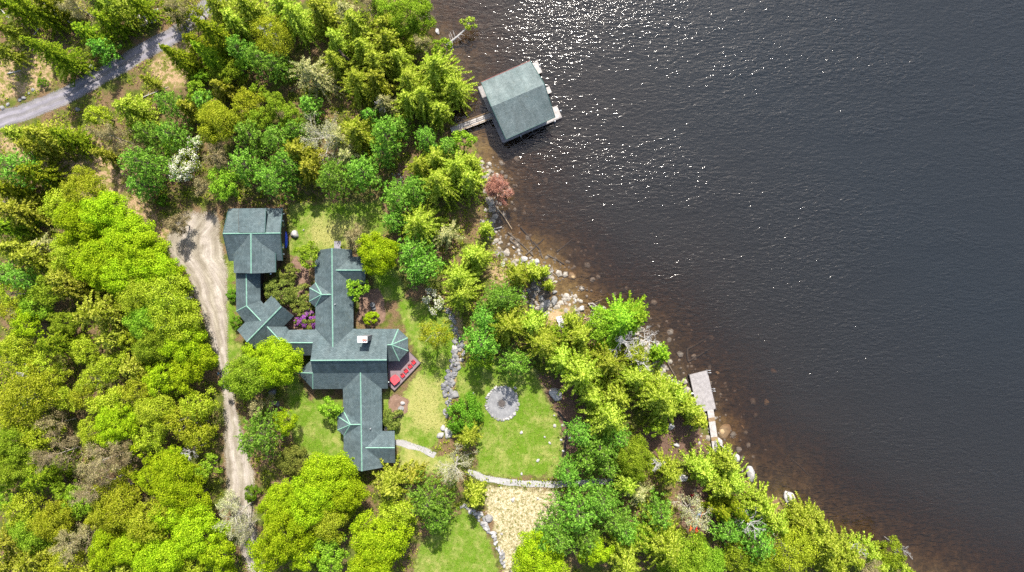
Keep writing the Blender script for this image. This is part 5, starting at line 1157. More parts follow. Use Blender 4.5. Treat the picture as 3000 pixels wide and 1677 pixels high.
def build_rocks():
    rock_meshes(); k4, k3 = S / 3.6, S / 3.2
    # ring of the fire circle
    for i in range(42):
        a = 2 * math.pi * i / 42 + random.uniform(-.03, .03); rr = random.uniform(0.15, 0.33)
        x, y = 800 + math.cos(a) * 168 * (1 + random.uniform(-.045, .045)), 475 + math.sin(a) * 177 * (1 + random.uniform(-.04, .04))
        rock('ring_stone', c4, x, y, rr * 1.15, rr * 0.9, rr * 0.8, 'palestone' if random.random() < .45 else 'stone', 'small fieldstone set in the outer ring around the gravel fire circle', 'stone', 'stones ringing the fire circle')
    for i in range(16):
        a = 2 * math.pi * i / 16; rock('hearth_stone', c4, 792 + math.cos(a) * 43, 478 + math.sin(a) * 46, 0.17, 0.13, 0.16, 'darkstone' if i % 3 else 'stone', 'sooty stone of the small inner hearth ring in the fire circle', 'stone', 'stones of the inner hearth')
    m = surface_mat; p = W(*c4(792, 478), G); mb = MB(); mb.tube([Vector((p.x, p.y, G + 0.02)), Vector((p.x, p.y, G + 0.06))], [0.62, 0.5], 20)
    tag(mb.build('ash_bed', speckle_mat('charred ash', [(0.3, (0.03, 0.026, 0.024)), (0.7, (0.12, 0.10, 0.09))], 4)), 'charred ash heap inside the hearth of the fire circle', 'ash bed')
    # dry stone wall between the lawn terraces
    path = [(58, 165), (72, 215), (78, 262), (82, 310), (88, 370), (92, 430), (98, 480), (100, 530), (100, 580), (97, 640), (92, 690), (84, 740), (80, 790), (74, 840), (68, 880), (66, 930), (70, 980), (72, 1030), (66, 1080), (62, 1130), (58, 1190)]
    wf = lambda x, y: (1250 + x * 3.0 / 3.2 + 0, 850 + y / 3.2)
    for i in range(150):
        t = i / 149 * (len(path) - 1); j = min(int(t), len(path) - 2); q = t - j
        x = path[j][0] + (path[j + 1][0] - path[j][0]) * q; y = path[j][1] + (path[j + 1][1] - path[j][1]) * q
        big = 1.0 if 480 < y < 1000 else 0.62; rr = random.uniform(0.27, 0.55) * big; wd = 17 if 480 < y < 1000 else 8
        rock('wall_stone', wf, x + random.uniform(-wd, wd), y + random.uniform(-6, 6), rr * 1.2, rr * 0.85, rr * 0.75, 'darkstone' if random.random() < .5 and y > 450 else 'stone' if random.random() < .85 else 'palestone',
             'rough fieldstone in the dry stone wall between lawn and fire circle', 'stone', 'stones of the dry stone wall')
    B = 'boulder'
    rock(B, c4, 172, 735, 0.5, 0.55, 0.5, 'palestone', 'rounded pale boulder at the foot of the stone wall', B)
    rock(B, c4, 140, 815, 0.75, 0.55, 0.45, 'palestone', 'sharp edged cream boulder below the stone wall, on its house side', B)
    rock(B, c4, 225, 790, 0.75, 1.15, 0.45, 'palestone', 'long pale slab boulder against the round green shrub', B, rz=0.2)
    rock(B, c4, 300, 385, 0.75, 0.75, 0.5, 'stone', 'wide flat grey boulder where the stone wall meets the round shrub', B)
    rock(B, c4, 1365, 380, 1.35, 1.15, 0.9, 'palestone', 'large blue grey boulder in the shade beside the fire circle lawn', B)
    for x, y, r, what in ((1000, 785, 0.32, 'white stone alone on the lawn below the fire circle'), (1175, 1080, 0.34, 'bright white stone low on the lawn near the gravel path'), (1300, 895, 0.27, 'pale stone on the lawn beside the ditch shade'),
                          (1245, 832, 0.2, 'small pale pebble shaped rock between two larger lawn stones'), (1350, 715, 0.33, 'grey lawn rock in dappled shade above the ditch bend'), (1435, 708, 0.28, 'pale rock touching the ditch at its upper bend'),
                          (1515, 845, 0.36, 'grey rock on the lake side of the ditch'), (1420, 862, 0.26, 'shaded rock on the lawn side of the ditch'), (935, 312, 0.28, 'grey stone just outside the fire circle ring'),
                          (490, 368, 0.2, 'small white stone between stone wall and fire circle'), (1345, 605, 0.2, 'small stone at the head of the ditch'), (1440, 980, 0.25, 'stone at the foot of the ditch'), (1000, 1222, 0.28, 'tan rock at the lawn edge above the gravel path')):
        rock('lawn_stone', c4, x, y, r * 1.1, r * 0.85, r * 0.7, 'palestone', what, 'stone')
    # shoreline boulders in and beside the cove
    for x, y, rx, ry, hz, mat, rz, what in (
            (710, 243, 0.75, 0.6, 0.4, 'palestone', 0.3, 'pale squarish boulder at the waterline under the bare grey bush'), (910, 190, 0.8, 0.6, 0.5, 'palestone', 0.2, 'white boulder at the water edge behind the cove cedar'),
            (1025, 215, 0.6, 0.65, 0.5, 'palestone', 1.0, 'white jagged boulder by driftwood at the cove mouth'), (1070, 560, 0.5, 0.58, 0.5, 'stone', 0.1, 'square grey rock standing in the cove water'),
            (1105, 625, 1.4, 0.85, 0.8, 'stone', 0.85, 'largest oval grey boulder lying in the cove'), (1195, 585, 0.62, 0.95, 0.7, 'stone', -0.2, 'pear shaped boulder at the lake side of the cove'),
            (1112, 702, 0.5, 0.5, 0.3, 'palestone', 0.5, 'white rock on the bank below the oval cove boulder'), (1455, 655, 0.62, 0.5, 0.45, 'palestone', 0.8, 'white angular boulder off the end of the little point'),
            (1395, 585, 0.2, 0.35, 0.25, 'palestone', 0.1, 'slim pale rock standing off the grassy tip'), (990, 635, 0.35, 0.6, 0.3, 'stone', 0.2, 'leaf shaped grey rock on the shaded cove bank'),
            (1005, 540, 0.35, 0.5, 0.3, 'darkstone', 0.0, 'shaded dark rock in the inner cove'), (1030, 468, 0.6, 0.4, 0.3, 'darkstone', 0.0, 'flat dark rock at the head of the cove'), (948, 490, 0.35, 0.6, 0.3, 'darkstone', 0.5, 'narrow dark rock under the cove cedar'),
            (1200, 500, 0.5, 0.35, 0.3, 'stone', 0.4, 'brownish rock below the hanging cedar sprays'), (1390, 632, 0.18, 0.16, 0.15, 'palestone', 0, 'tiny rock in the shallows off the point'), (1262, 632, 0.17, 0.13, 0.1, 'palestone', 0.5, 'tiny pale rock in the brown cove shallows'),
            (815, 82, 0.35, 0.16, 0.2, 'palestone', -0.7, 'white slab lying alone in the shallows above the cove')):
        rock(B, c3, x, y, rx, ry, hz, mat, what, B, rz=rz, z=-0.02)
    rock(B, ce, 885, 1012, 0.55, 0.95, 0.55, 'palestone', 'pale boulder beside the gangway where the pole rests', B, rz=0.4, z=-0.05)
    rock(B, ce, 1060, 1180, 0.6, 0.9, 0.6, 'palestone', 'rounded boulder at the far end of the mooring pole', B, rz=0.3, z=-0.05)
    rock(B, ce, 1200, 1340, 0.85, 1.5, 0.9, 'palestone', 'big egg shaped white boulder at the shore below the gangway', B, rz=0.2, z=-0.05)
    rock(B, cf, 1412, 640, 1.05, 1.9, 0.9, 'palestone', 'white rectangular slab rock on the lower shore', B, rz=0.25, z=-0.05)
    rock(B, ce, 400, 855, 0.75, 0.65, 0.6, 'palestone', 'blue white boulder in the shade behind the dock gangway', B)
    rock(B, ce, 455, 1045, 0.62, 0.4, 0.4, 'palestone', 'flat pale rock on bare soil beside the gangway', B)
    rock(B, ce, 97, 992, 0.28, 0.24, 0.25, 'palestone', 'small white rock alone on the shaded soil behind the dock', B)
    rock(B, ce, 170, 895, 0.22, 0.2, 0.2, 'palestone', 'very small pale rock in the shade between conifers behind the dock', B)
    rock(B, cf, 450, 440, 1.1, 0.7, 0.5, 'palestone', 'flat pale ledge showing between conifers above the red chair', B, rz=0.2)
    rock(B, ce, 1375, 625, 0.7, 0.5, 0.4, 'bedstone', 'sunken boulder far out below the dock', B, z=-0.85); rock(B, c3, 1365, 350, 0.85, 0.75, 0.5, 'bedstone', 'triangular sunken boulder off the cove', B, z=-0.55)
    rock(B, ce, 945, 905, 1.5, 1.3, 0.35, 'bedstone', 'wide tan sunken rock beside the gangway', B, z=-0.42); rock(B, ce, 1130, 870, 0.6, 0.25, 0.3, 'bedstone', 'narrow sunken rock beyond the gangway', B, z=-0.8)
    rock(B, ce, 1450, 310, 0.7, 0.5, 0.4, 'bedstone', 'faint sunken boulder out from the dock corner', B, z=-1.1); rock(B, ce, 875, 325, 0.4, 0.3, 0.3, 'bedstone', 'small sunken rock just off the dock corner', B, z=-0.6)
    rock(B, c1, 857, 415, 0.78, 0.7, 0.85, 'palestone', 'pinkish boulder on the grass beside the carriage house', B); rock(B, c1, 946, 375, 0.17, 0.15, 0.3, 'palestone', 'small white marker stone on the dry grass by the carriage house', B)
    rock(B, c2, 1815, 758, 0.35, 0.5, 0.35, 'palestone', 'upright pale rock in the mulch bed beside the south wing', B); rock(B, c2, 1795, 815, 0.7, 0.55, 0.5, 'stone', 'large grey rock in the mulch bed beside the south wing', B)
    rock(B, c2, 645, 760, 0.5, 0.9, 0.5, 'darkstone', 'dark shaded rock between the driveway pines', B); rock(B, c2, 620, 660, 0.6, 0.9, 0.5, 'darkstone', 'mossy dark ledge below the bright maple by the hall', B)
    rock(B, tA, 2195, 158, 0.6, 0.4, 0.3, 'palestone', 'flat pale rock breaking the water near the leaning trunk', B, z=-0.1)
    for i, (x, y, r) in enumerate(((235, 985, .45), (195, 1005, .4), (75, 1052, .4), (20, 1080, .45), (330, 905, .4), (290, 935, .3))):
        rock('roadside_stone', a0, x, y, r, r * .8, r * .6, 'stone', 'grey field stone on the grass verge of the grey road', 'stone', 'stones along the road verge')
    rock('roadside_stone', a0, 920, 680, 0.7, 0.5, 0.4, 'stone', 'low lichened ledge across the road from the small pine', 'stone'); rock('roadside_stone', a0, 775, 1100, 0.5, 0.4, 0.4, 'darkstone', 'dark stone on the lower verge of the road', 'stone')
    # lower boulder wall beside the straw field
    path = [(375, 470), (470, 490), (520, 545), (575, 560), (600, 630), (640, 660), (665, 730), (715, 780), (740, 840), (745, 900), (790, 930), (805, 990), (820, 1040), (830, 1100)]
    for i in range(58):
        t = i / 57 * (len(path) - 1); j = min(int(t), len(path) - 2); q = t - j; x = path[j][0] + (path[j + 1][0] - path[j][0]) * q; y = path[j][1] + (path[j + 1][1] - path[j][1]) * q
        w = 42 if 480 < y < 800 else 24; rr = random.uniform(0.24, 0.5) * (1 if y < 850 else 0.75)
        rock('wall_boulder', cg, x + random.uniform(-w, w) * .8, y + random.uniform(-20, 20), rr * 1.2, rr * .85, rr * .75, 'stone' if random.random() < .7 else 'palestone', 'grey boulder in the tumbled stone wall beside the straw field', 'boulder', 'boulders of the lower wall')
    rock('wall_boulder', cg, 672, 598, 0.72, 0.85, 0.6, 'stone', 'largest boulder of the tumbled wall beside the straw field', 'boulder'); rock('wall_boulder', cg, 930, 395, 0.5, 0.3, 0.25, 'palestone', 'pale rock lying alone in the straw field', 'boulder')
    rock('wall_boulder', cg, 1200, 385, 0.26, 0.2, 0.2, 'palestone', 'small pale rock in the straw field near the pines', 'boulder'); rock('wall_boulder', cg, 808, 765, 0.28, 0.22, 0.2, 'palestone', 'small white rock between the tumbled wall and the straw', 'boulder')
    for i in range(14):
        rock('rubble_stone', c1, 1390 * 1.0 + 0, 0, .1, .1, .1, 'stone', '', '') if False else None
    for i in range(16):
        x, y = random.uniform(1330, 1480), random.uniform(300, 430); fx, fy = 750 + x / 3.428, 420 + y / 3.428
        r = random.uniform(0.12, 0.26); rock('scree_stone', lambda a, b: (fx, fy), 0, 0, r, r * .8, r * .6, 'stone', 'small grey stone scattered on the shaded bank above the garden', 'stone', 'stones scattered on the bank')

def build_rubble():
    bm = bmesh.new(); rnd = random.Random(5); V, F = [], []
    pts = np.array([((x - 1500) * S, (838.5 - y) * S) for x, y in SHORE[12:46]]); seg = np.hypot(*np.diff(pts, axis=0).T); tot = np.concatenate([[0], np.cumsum(seg)])
    src = [(np.array([v.co[:] for v in me.vertices]), [list(p.vertices) for p in me.polygons]) for me in ROCKSMALL]
    for i in range(1050):
        t = rnd.uniform(0, tot[-1]); j = int(np.searchsorted(tot, t) - 1); q = (t - tot[j]) / max(seg[j], 1e-6); p = pts[j] * (1 - q) + pts[j + 1] * q
        off = rnd.gauss(0, 1.0) if rnd.random() < .55 else abs(rnd.gauss(0, 4.5)); x, y = p[0] + off * 0.8 + rnd.gauss(0, .4), p[1] + off * 0.6 + rnd.gauss(0, .4)
        z = land_z(x, y); r = rnd.uniform(0.08, 0.30) if rnd.random() < .82 else rnd.uniform(.3, .62)
        vs, fs = src[i % len(src)]; a = rnd.uniform(0, 6.28); c, s_ = math.cos(a), math.sin(a); n = len(V)
        for v in vs: V.append((x + (v[0] * c * 1.2 - v[1] * s_) * r, y + (v[0] * s_ * 1.2 + v[1] * c) * r, z + v[2] * r * .6 + r * .1))
        F += [[k + n for k in f] for f in fs]
    tag(mesh_obj('rubble', V, F, speckle_mat('shore rubble', [(0.25, (0.12, 0.105, 0.085)), (0.5, (0.26, 0.23, 0.19)), (0.75, (0.42, 0.385, 0.34))], 0.9, 0.9, 0.2)), kind='stuff')

def tube_thing(name, f, pts, radii, mat, label, cat, z=None, group=None, twigs=0, twl=0.8):
    mb = MB(); P = []
    for x, y, *zz in pts:
        zh = zz[0] if zz else (z if z is not None else G + 0.1)
        p = W(*f(x, y), zh if zh != 'bed' else -0.4)
        if zh == 'bed': p.z = land_z(p.x, p.y) + radii[0] * 1.2
        P.append(p)
    k = len(P); R = [radii[0] + (radii[1] - radii[0]) * i / (k - 1) for i in range(k)]; mb.tube(P, R, 7)
    rnd = random.Random(int(pts[0][0] * 7 + pts[0][1]))
    for i in range(twigs):
        t = rnd.uniform(0.15, 0.95) * (k - 1); j = min(int(t), k - 2); s = P[j].lerp(P[j + 1], t - j); d = (P[j + 1] - P[j]).normalized(); n = Vector((-d.y, d.x, 0)) * rnd.choice((-1, 1))
        e = s + (d * rnd.uniform(0.1, 0.7) + n * rnd.uniform(0.5, 1) + Vector((0, 0, rnd.uniform(0, 0.5)))) * twl * rnd.uniform(0.6, 1.2)
        mb.tube([s, s.lerp(e, .5) + Vector((0, 0, .06)), e], [R[j] * .5, R[j] * .35, R[j] * .15], 5)
    o = mb.build(name, M[mat]); return tag(o, label, cat, group)

def build_wood():
    # leaning cedar over the water
    base = W(*tA(2245, 225), 0.3); tip = W(*tA(2345, 140), 2.2); top = W(*tA(2355, 118), 3.0)
    o = empty('leaning_cedar', base); tag(o, 'leaning bare trunk with a tufted top reaching out over the lake', 'tree')
    mb = MB(); mb.tube([base, base.lerp(tip, .5) + Vector((0.1, -0.1, .1)), tip, top], [0.22, 0.18, 0.13, 0.07], 8)
    for k, dx, dy in ((0.2, -.3, 1.2), (.3, -.5, 1.3), (.42, -.4, 1.1), (.5, .8, -.8), (.6, 1.1, -.3), (.25, .2, -1.5), (.12, .4, -1.8)):
        s = base.lerp(tip, k); mb.tube([s, s + Vector((dx * .5, dy * .5, .35)), s + Vector((dx, dy, .3))], [0.05, 0.035, 0.015], 5)
    place(mb.build('trunk', M['deadwood'], o), base)
    P, nn, L, Wd, C = broadleaf(1.25, 2.2, 0.8, 0.2, 0.5, airy=.5); P = P + np.array(tuple(top - base)) - np.array([0, 0, 1.3]); me = quad_mesh('crown', P, nn, L, Wd, None, M['hemlock']); link(bpy.data.objects.new('crown', me), o)
    tube_thing('fallen_pole', lambda x, y: (750 + x / 3.428, 420 + y / 3.428), [(2395, 620, 0.5), (2480, 720, 0.15), (2570, 860, 0.06)], (0.11, 0.06), 'tanwood', 'long fallen pole reaching from the reddish tree into the shallows', 'log')
    tube_thing('driftwood', lambda x, y: (750 + x / 3.428, 420 + y / 3.428), [(2365, 880, 0.15), (2400, 860, 0.2), (2470, 840, 0.1)], (0.05, 0.1), 'deadwood', 'short white driftwood branch in the shallows beside the fallen pole', 'driftwood', twigs=4, twl=.5)
    dz = dict(x=0)
    dcov = lambda x, y: (1540 + x / 10.286, 840 + y / 10.286)
    tube_thing('driftwood', dcov, [(1885, 505, 0.2), (2000, 640, 0.25), (2050, 800, 0.1), (2030, 900, 0.05)], (0.07, 0.03), 'deadwood', 'pale forked driftwood snag in the water off the point', 'driftwood', twigs=3, twl=1.3)
    tube_thing('driftwood', dcov, [(1900, 510, 0.2), (2030, 500, 0.3), (2100, 560, 0.3), (2240, 640, 0.15), (2270, 660, 0.1)], (0.07, 0.03), 'bleached', 'bleached branch lying across the forked snag', 'driftwood', twigs=4, twl=.8)
    tube_thing('driftwood', dcov, [(1680, 1020, 0.3), (1800, 955, 0.4), (1920, 930, 0.4), (2030, 935, 0.4)], (0.05, 0.09), 'redwood', 'reddish curved branch on the bank below the snag', 'driftwood', twigs=2)
    tube_thing('driftwood', dcov, [(2100, 470, 0.05), (2200, 430, 0.1), (2300, 390, 0.05)], (0.05, 0.03), 'brownlog', 'thin brown stick floating above the forked snag', 'driftwood', twigs=2)
    tube_thing('plank', dcov, [(1155, 915, G + .08), (1190, 1075, G + .08)], (0.11, 0.1), 'bleached', 'bleached timber plank lying beside the grey lounge chairs', 'plank')
    tube_thing('plank', dcov, [(330, 555, 0.1), (400, 548, 0.1)], (0.08, 0.08), 'bleached', 'short pale plank floating in the dark cove', 'plank')
    tube_thing('driftwood', c3, [(1090, 350, 0.6), (1130, 330, 0.7), (1190, 300, 0.6)], (0.09, 0.04), 'deadwood', 'silver dead branches hanging over the cove mouth', 'driftwood', twigs=16, twl=1.1)
    tube_thing('driftwood', c3, [(1100, 390, 0.6), (1130, 410, 0.5), (1150, 430, 0.4)], (0.06, 0.03), 'deadwood', 'thin silver branch below the cove mouth snag', 'driftwood', twigs=4, twl=.6)
    # sunken logs and the old crib on the lake bed
    for pts, lab in (([(780, 10), (850, 70), (900, 120)], 'sunken log pointing out from the white slab'), ([(930, 150), (1010, 80), (1100, 0)], 'long sunken log crossing another off the shore'), ([(1000, 30), (1060, 100), (1085, 180)], 'curved sunken branch under the crossing logs'), ([(1220, 120), (1300, 60), (1370, 0)], 'faint sunken log farthest out from the cove'), ([(760, -60), (900, 60), (1000, 160)], 'sunken log lying parallel inside the crossing logs'), ([(1130, 150), (1210, 190), (1290, 240)], 'thin sunken branch near the triangular sunken boulder'), ([(880, -110), (960, -20), (1000, 60)], 'sunken log above the crossing logs')):
        tube_thing('sunken_log', c3, [(x, y, 'bed') for x, y in pts], (0.16, 0.10), 'bark', lab, 'log')
    for pts, lab in (([(570, 200), (700, 130), (820, 60)], 'sunken crib timber on the dock side of the old crib'), ([(560, 80), (640, 40), (780, -40)], 'sunken crib timber on the far side of the old crib'), ([(570, 200), (560, 140), (560, 80)], 'short sunken crib timber nearest the conifers')):
        tube_thing('crib_timber', ce, [(x, y, 'bed') for x, y in pts], (0.18, 0.16), 'bark', lab, 'timber')
    tube_thing('sunken_log', ce, [(355, 210, 'bed'), (400, 290, 'bed'), (445, 370, 'bed')], (0.15, 0.1), 'bark', 'sunken log along the shore behind the dock', 'log')
    tube_thing('sunken_log', ce, [(1600, 1180, 'bed'), (1700, 1260, 'bed'), (1780, 1340, 'bed')], (0.16, 0.1), 'bark', 'straight sunken log out from the egg shaped boulder', 'log')
    # log pile by the road
    lg = lambda x, y: a0(x, y)
    for i in range(9):
        x = 1345 + i * 22; tube_thing('pile_log', lg, [(x, 165 - i * 7, G + .25 + .1 * (i % 2)), (x + 62 - i * 2, 285 - i * 9, G + .25 + .1 * (i % 2))], (0.17, 0.15), 'tanwood' if i % 2 else 'deadwood', 'cut log lying parallel in the roadside log pile', 'log', group='logs of the roadside pile')
    for i in range(3):
        tube_thing('pile_log', lg, [(1535, 110 + i * 12, G + .25), (1590, 92 + i * 12, G + .25)], (0.14, 0.14), 'deadwood', 'short pale log stacked crosswise beside the log pile', 'log', group='short logs by the pile')
    tube_thing('fallen_log', a0, [(555, 130, G + 1.5), (600, 180, G + 1.2), (660, 205, G + .9), (740, 250, G + .5)], (0.3, 0.12), 'deadwood', 'splintered white fallen trunk between dark spruces', 'log', twigs=4, twl=.8)
    tube_thing('fallen_log', a0, [(430, 30, G + 1.2), (500, 80, G + 1.0), (560, 125, G + 1.0)], (0.1, 0.14), 'deadwood', 'thin grey broken stem above the white fallen trunk', 'log')
    for pts, lab, mt in (([(10, 100), (90, 180)], 'pale fallen stick at the edge of the road woods', 'deadwood'), ([(190, 195), (300, 350)], 'thin bent stick beside the tall spruce', 'tanwood'), ([(330, 370), (425, 230)], 'straight grey stick crossing the spruce shade', 'deadwood'),
                         ([(75, 740), (210, 710)], 'fallen limb on the tan leaf litter', 'deadwood'), ([(1430, 980), (1690, 875)], 'long pale branch on the litter below the road', 'bleached'), ([(235, 500), (215, 590)], 'pale curved stick on the litter by the spruce', 'deadwood')):
        tube_thing('fallen_branch', a0, [(*p, G + .12) for p in pts], (0.09, 0.05), mt, lab, 'branch', twigs=2, twl=.6)
    tube_thing('fallen_branch', tA, [(1700, 250, G + 6), (1725, 280, G + 5.5), (1750, 300, G + 4)], (0.2, 0.24), 'bark', 'thick dark snag trunk in a gap between conifers', 'log')

def copy_tree(o, loc, rz):
    c = o.copy(); COL.objects.link(c); c.location = loc; c.rotation_euler = (0, 0, rz)
    for ch in list(o.children):
        d = ch.copy(); COL.objects.link(d); d.parent = c
        for g in ch.children: e = g.copy(); COL.objects.link(e); e.parent = d
    return c

def adirondack(mat):
    """low slatted garden chair facing +x"""
    o = empty('garden_chair', (0, 0, 0))
    s = MB()
    for i in range(6): s.box((0.36 - i * 0.105, 0, 0.37 - i * 0.022), (0.092, 0.56, 0.025), 0, -0.21)
    s.build('seat', mat, o)
    b = MB()
    for i in range(6):
        y = -0.235 + i * 0.094; hh = 0.78 + 0.1 * (1 - abs(i - 2.5) / 2.5); b.bar((-0.2, y, 0.25), (-0.2 - hh * 0.42, y * 1.12, 0.25 + hh * 0.86), 0.085, 0.022, Vector((0, 1, 0.001)))
    b.bar((-0.33, -0.28, 0.55), (-0.33, 0.28, 0.55), 0.06, 0.04); b.build('backrest', mat, o)
    for sg in (-1, 1):
        a = MB(); a.box((0.03, sg * 0.35, 0.56), (0.74, 0.14, 0.028)); a.build('arm', mat, o)
        l = MB(); l.box((0.36, sg * 0.30, 0.275), (0.1, 0.03, 0.55)); l.build('leg', mat, o)
        l = MB(); l.bar((0.36, sg * 0.265, 0.33), (-0.52, sg * 0.265, 0.03), 0.03, 0.1); l.build('leg', mat, o)
    return o

def build_furniture():
    # deck chairs: backs towards the lodge, facing the lake side lawn
    spots = [((1005, 555), 'farthest out along the deck edge'), ((915, 660), 'second along the deck edge from its outer corner'), ((808, 780), 'third along the deck edge from its outer corner'), ((720, 900), 'beside the red table')]
    first = adirondack(M['redpaint']); face = math.radians(-50)
    for i, ((x, y), what) in enumerate(spots):
        p = W(*cd(x, y), G + 0.8); loc = (p.x, p.y, G + 0.5)
        o = first if i == 0 else copy_tree(first, loc, face); o.location = loc; o.scale = (.8, .8, .8); o.rotation_euler = (0, 0, face + (0.05, -0.04, 0.03, -0.02)[i])
        tag(o, f'red slatted garden chair on the deck, {what}', 'chair', 'red chairs on the deck')
    p = W(*ck(655, 530), G + .4); o = copy_tree(first, (p.x, p.y, G), math.radians(200)); tag(o, 'red garden chair alone among the conifers near the kayaks', 'chair'); del o['group']
    g = adirondack(M['greychair']); g.name = 'lounge_chair'
    for i, (x, y, what) in enumerate(((1245, 752, 'pale grey garden chair on the rocky point, the one by the water'), (1262, 797, 'pale grey garden chair on the rocky point, the one by the trees'))):
        p = W(*c3(x, y), G + .3); gz = land_z(p.x, p.y); o = g if i == 0 else copy_tree(g, (p.x, p.y, gz), 0); o.location = (p.x, p.y, gz); o.rotation_euler = (0, 0, math.radians(105 if i == 0 else 98)); o.scale = (1.15,) * 3; tag(o, what, 'chair', 'grey chairs on the point')
    # red picnic table with attached benches
    p = W(*cd(508, 1025), G + 1.2); o = empty('picnic_table', (p.x, p.y, G + 0.5), math.radians(42)); tag(o, 'square red picnic table with benches on the corner of the deck', 'table')
    t = MB()
    for i in range(8): t.box((-0.58 + i * 0.166, 0, 0.75), (0.155, 1.32, 0.04))
    t.build('table_top', M['redtable'], o)
    h = MB(); h.tube([(0, 0, 0.765), (0, 0, 0.782)], [0.05, 0.05], 10); h.build('parasol_hole', M['black'], o)
    for a in range(4):
        R_ = Matrix.Rotation(a * math.pi / 2, 3, 'Z'); b = MB(); b.box(R_ @ Vector((0.65, 0, 0.45)), (0.24, 0.9, 0.04), a * math.pi / 2); b.build('bench', M['redtable'], o)
        l = MB(); l.bar(R_ @ Vector((0.5, 0.5, 0.73)), R_ @ Vector((0.62, 0.62, 0.0)), 0.07, 0.09); l.build('leg', M['redpaint'], o)
        st = MB(); st.bar(R_ @ Vector((0.1, 0.3, 0.38)), R_ @ Vector((0.74, 0.3, 0.38)), 0.05, 0.08); st.build('bench_brace', M['redpaint'], o)
    # kayaks
    def hull(mb, L, w, h, flip=False, sharp=1.0):
        n, m = 15, 10; base = len(mb.v)
        for i in range(n):
            t = i / (n - 1) * 2 - 1; k = max(0.02, (1 - abs(t) ** 2.2)) ** sharp
            for j in range(m):
                a = 2 * math.pi * j / m; x = math.cos(a) * w / 2 * k; z = math.sin(a) * h / 2 * (0.45 + 0.55 * k) + 0.12 * t * t * (-1 if flip else 1)
                mb.v.append(Vector((t * L / 2, x, z + h / 2)))
        for i in range(n - 1):
            for j in range(m):
                a, b = base + i * m + j, base + i * m + (j + 1) % m; mb.f.append([a, a + m, b + m, b])
        mb.f.append([base + j for j in range(m)]); mb.f.append([base + (n - 1) * m + j for j in range(m)][::-1])
    def kayak(x, y, rz, mat, lab, L=3.2):
        p = W(*ck(x, y), G + .2); o = empty('kayak', (p.x, p.y, G), rz); tag(o, lab, 'kayak')
        mb = MB(); hull(mb, L, 0.68, 0.36); mb.build('hull', M[mat], o, True)
        c = MB(); c.tube([(0.1, 0, 0.335), (0.1, 0, 0.385)], [0.26, 0.24], 14); ob = c.build('cockpit', M['black'], o); ob.scale = (1.7, 0.9, 1)
        s = MB(); s.box((-0.25, 0, 0.46), (0.05, 0.34, 0.2), 0, -0.3); s.build('seat_back', M['black'], o)
    kayak(760, 990, math.radians(73), 'bluehull', 'long blue kayak lying under the bare tree among red kayaks', 3.6)
    kayak(765, 1180, math.radians(66), 'redhull', 'deep red kayak lying beside the blue kayak on its lake side', 3.1)
    kayak(640, 1130, math.radians(66), 'orangehull', 'orange red kayak lying beside the blue kayak on its inland side', 2.7)
    kayak(850, 960, math.radians(66), 'orangehull', 'faded orange kayak half hidden beyond the blue kayak', 2.9)
    # upturned canoe along the carriage house wall
    p = W(*c1(777, 470), G + .5); o = empty('canoe', (p.x, p.y, G), math.radians(91)); tag(o, 'cobalt blue canoe turned over beside the carriage house wall', 'canoe')
    mb = MB(); n = 17; m = 9
    for i in range(n):
        t = i / (n - 1) * 2 - 1; k = max(0.03, 1 - abs(t) ** 3) ** 0.8
        for j in range(m):
            a = math.pi * j / (m - 1); mb.v.append(Vector((t * 1.42, math.cos(a) * 0.30 * k, 0.42 + math.sin(a) * 0.36 * (0.72 + .28 * k) - 0.1 * t * t)))
    for i in range(n - 1):
        for j in range(m - 1): a = i * m + j; mb.f.append([a, a + m, a + m + 1, a + 1])
    h = mb.build('hull', M['canoe'], o, True); sol = h.modifiers.new('thickness', 'SOLIDIFY'); sol.thickness = 0.03
    for sg in (-1, 1):
        g_ = MB(); g_.tube([Vector((-1.4 + i * 0.28, sg * 0.31 * max(0.03, 1 - abs(-1 + i * .2) ** 3) ** .8, 0.42 - .1 * (-1 + i * .2) ** 2)) for i in range(11)], [0.03] * 11, 6); g_.build('gunwale', M['tanwood'], o)
    for x in (-0.8, 0.8):
        k = MB(); k.box((x, 0, 0.17), (0.08, 0.6, 0.34)); k.build('cradle', M['darkplank'], o)
    # stacked stone lantern in the bed by the north wing
    p = W(*c1(1610, 1090), G + .4); o = empty('stone_lantern', (p.x, p.y, G)); tag(o, 'dark stacked stone garden ornament in the bed by the north wing', 'garden ornament')
    for nm, z, r0, r1, hh in (('base', 0.0, 0.42, 0.36, 0.25), ('pillar', 0.25, 0.2, 0.17, 0.45), ('basin', 0.70, 0.30, 0.42, 0.18), ('finial', 0.88, 0.2, 0.08, 0.2)):
        mb = MB(); mb.tube([(0, 0, z), (0, 0, z + hh * .5), (0, 0, z + hh)], [r0, (r0 + r1) / 2 * 1.06, r1], 10); mb.build(nm, M['darkstone'], o)
    p = W(*c1(1618, 1125), G); rock('boulder', c1, 1620, 1128, 0.4, 0.5, 0.4, 'darkstone', 'dark boulder below the stacked stone ornament', 'boulder')
    # heat pump by the south wing wall
    p = W(*c2(1665, 985), G + .5); o = empty('heat_pump', (p.x, p.y, G)); tag(o, 'small dark machine unit against the south wing wall', 'heat pump')
    mb = MB(); mb.box((0, 0, 0.4), (0.6, 0.75, 0.7)); mb.build('casing', M['darkplank'], o); mb = MB(); mb.tube([(0, 0, 0.75), (0, 0, 0.79)], [0.25, 0.23], 14); mb.build('fan_guard', M['metal'], o)
    for s in (-.28, .28): mb = MB(); mb.box((0, s, 0.03), (0.6, 0.08, 0.06)); mb.build('foot', M['metal'], o)
    # little planks chair seat near the green lawn: young fenced sapling
    p = W(*c4(940, 1200), G + .3)
    # person standing on the driveway verge
    person()

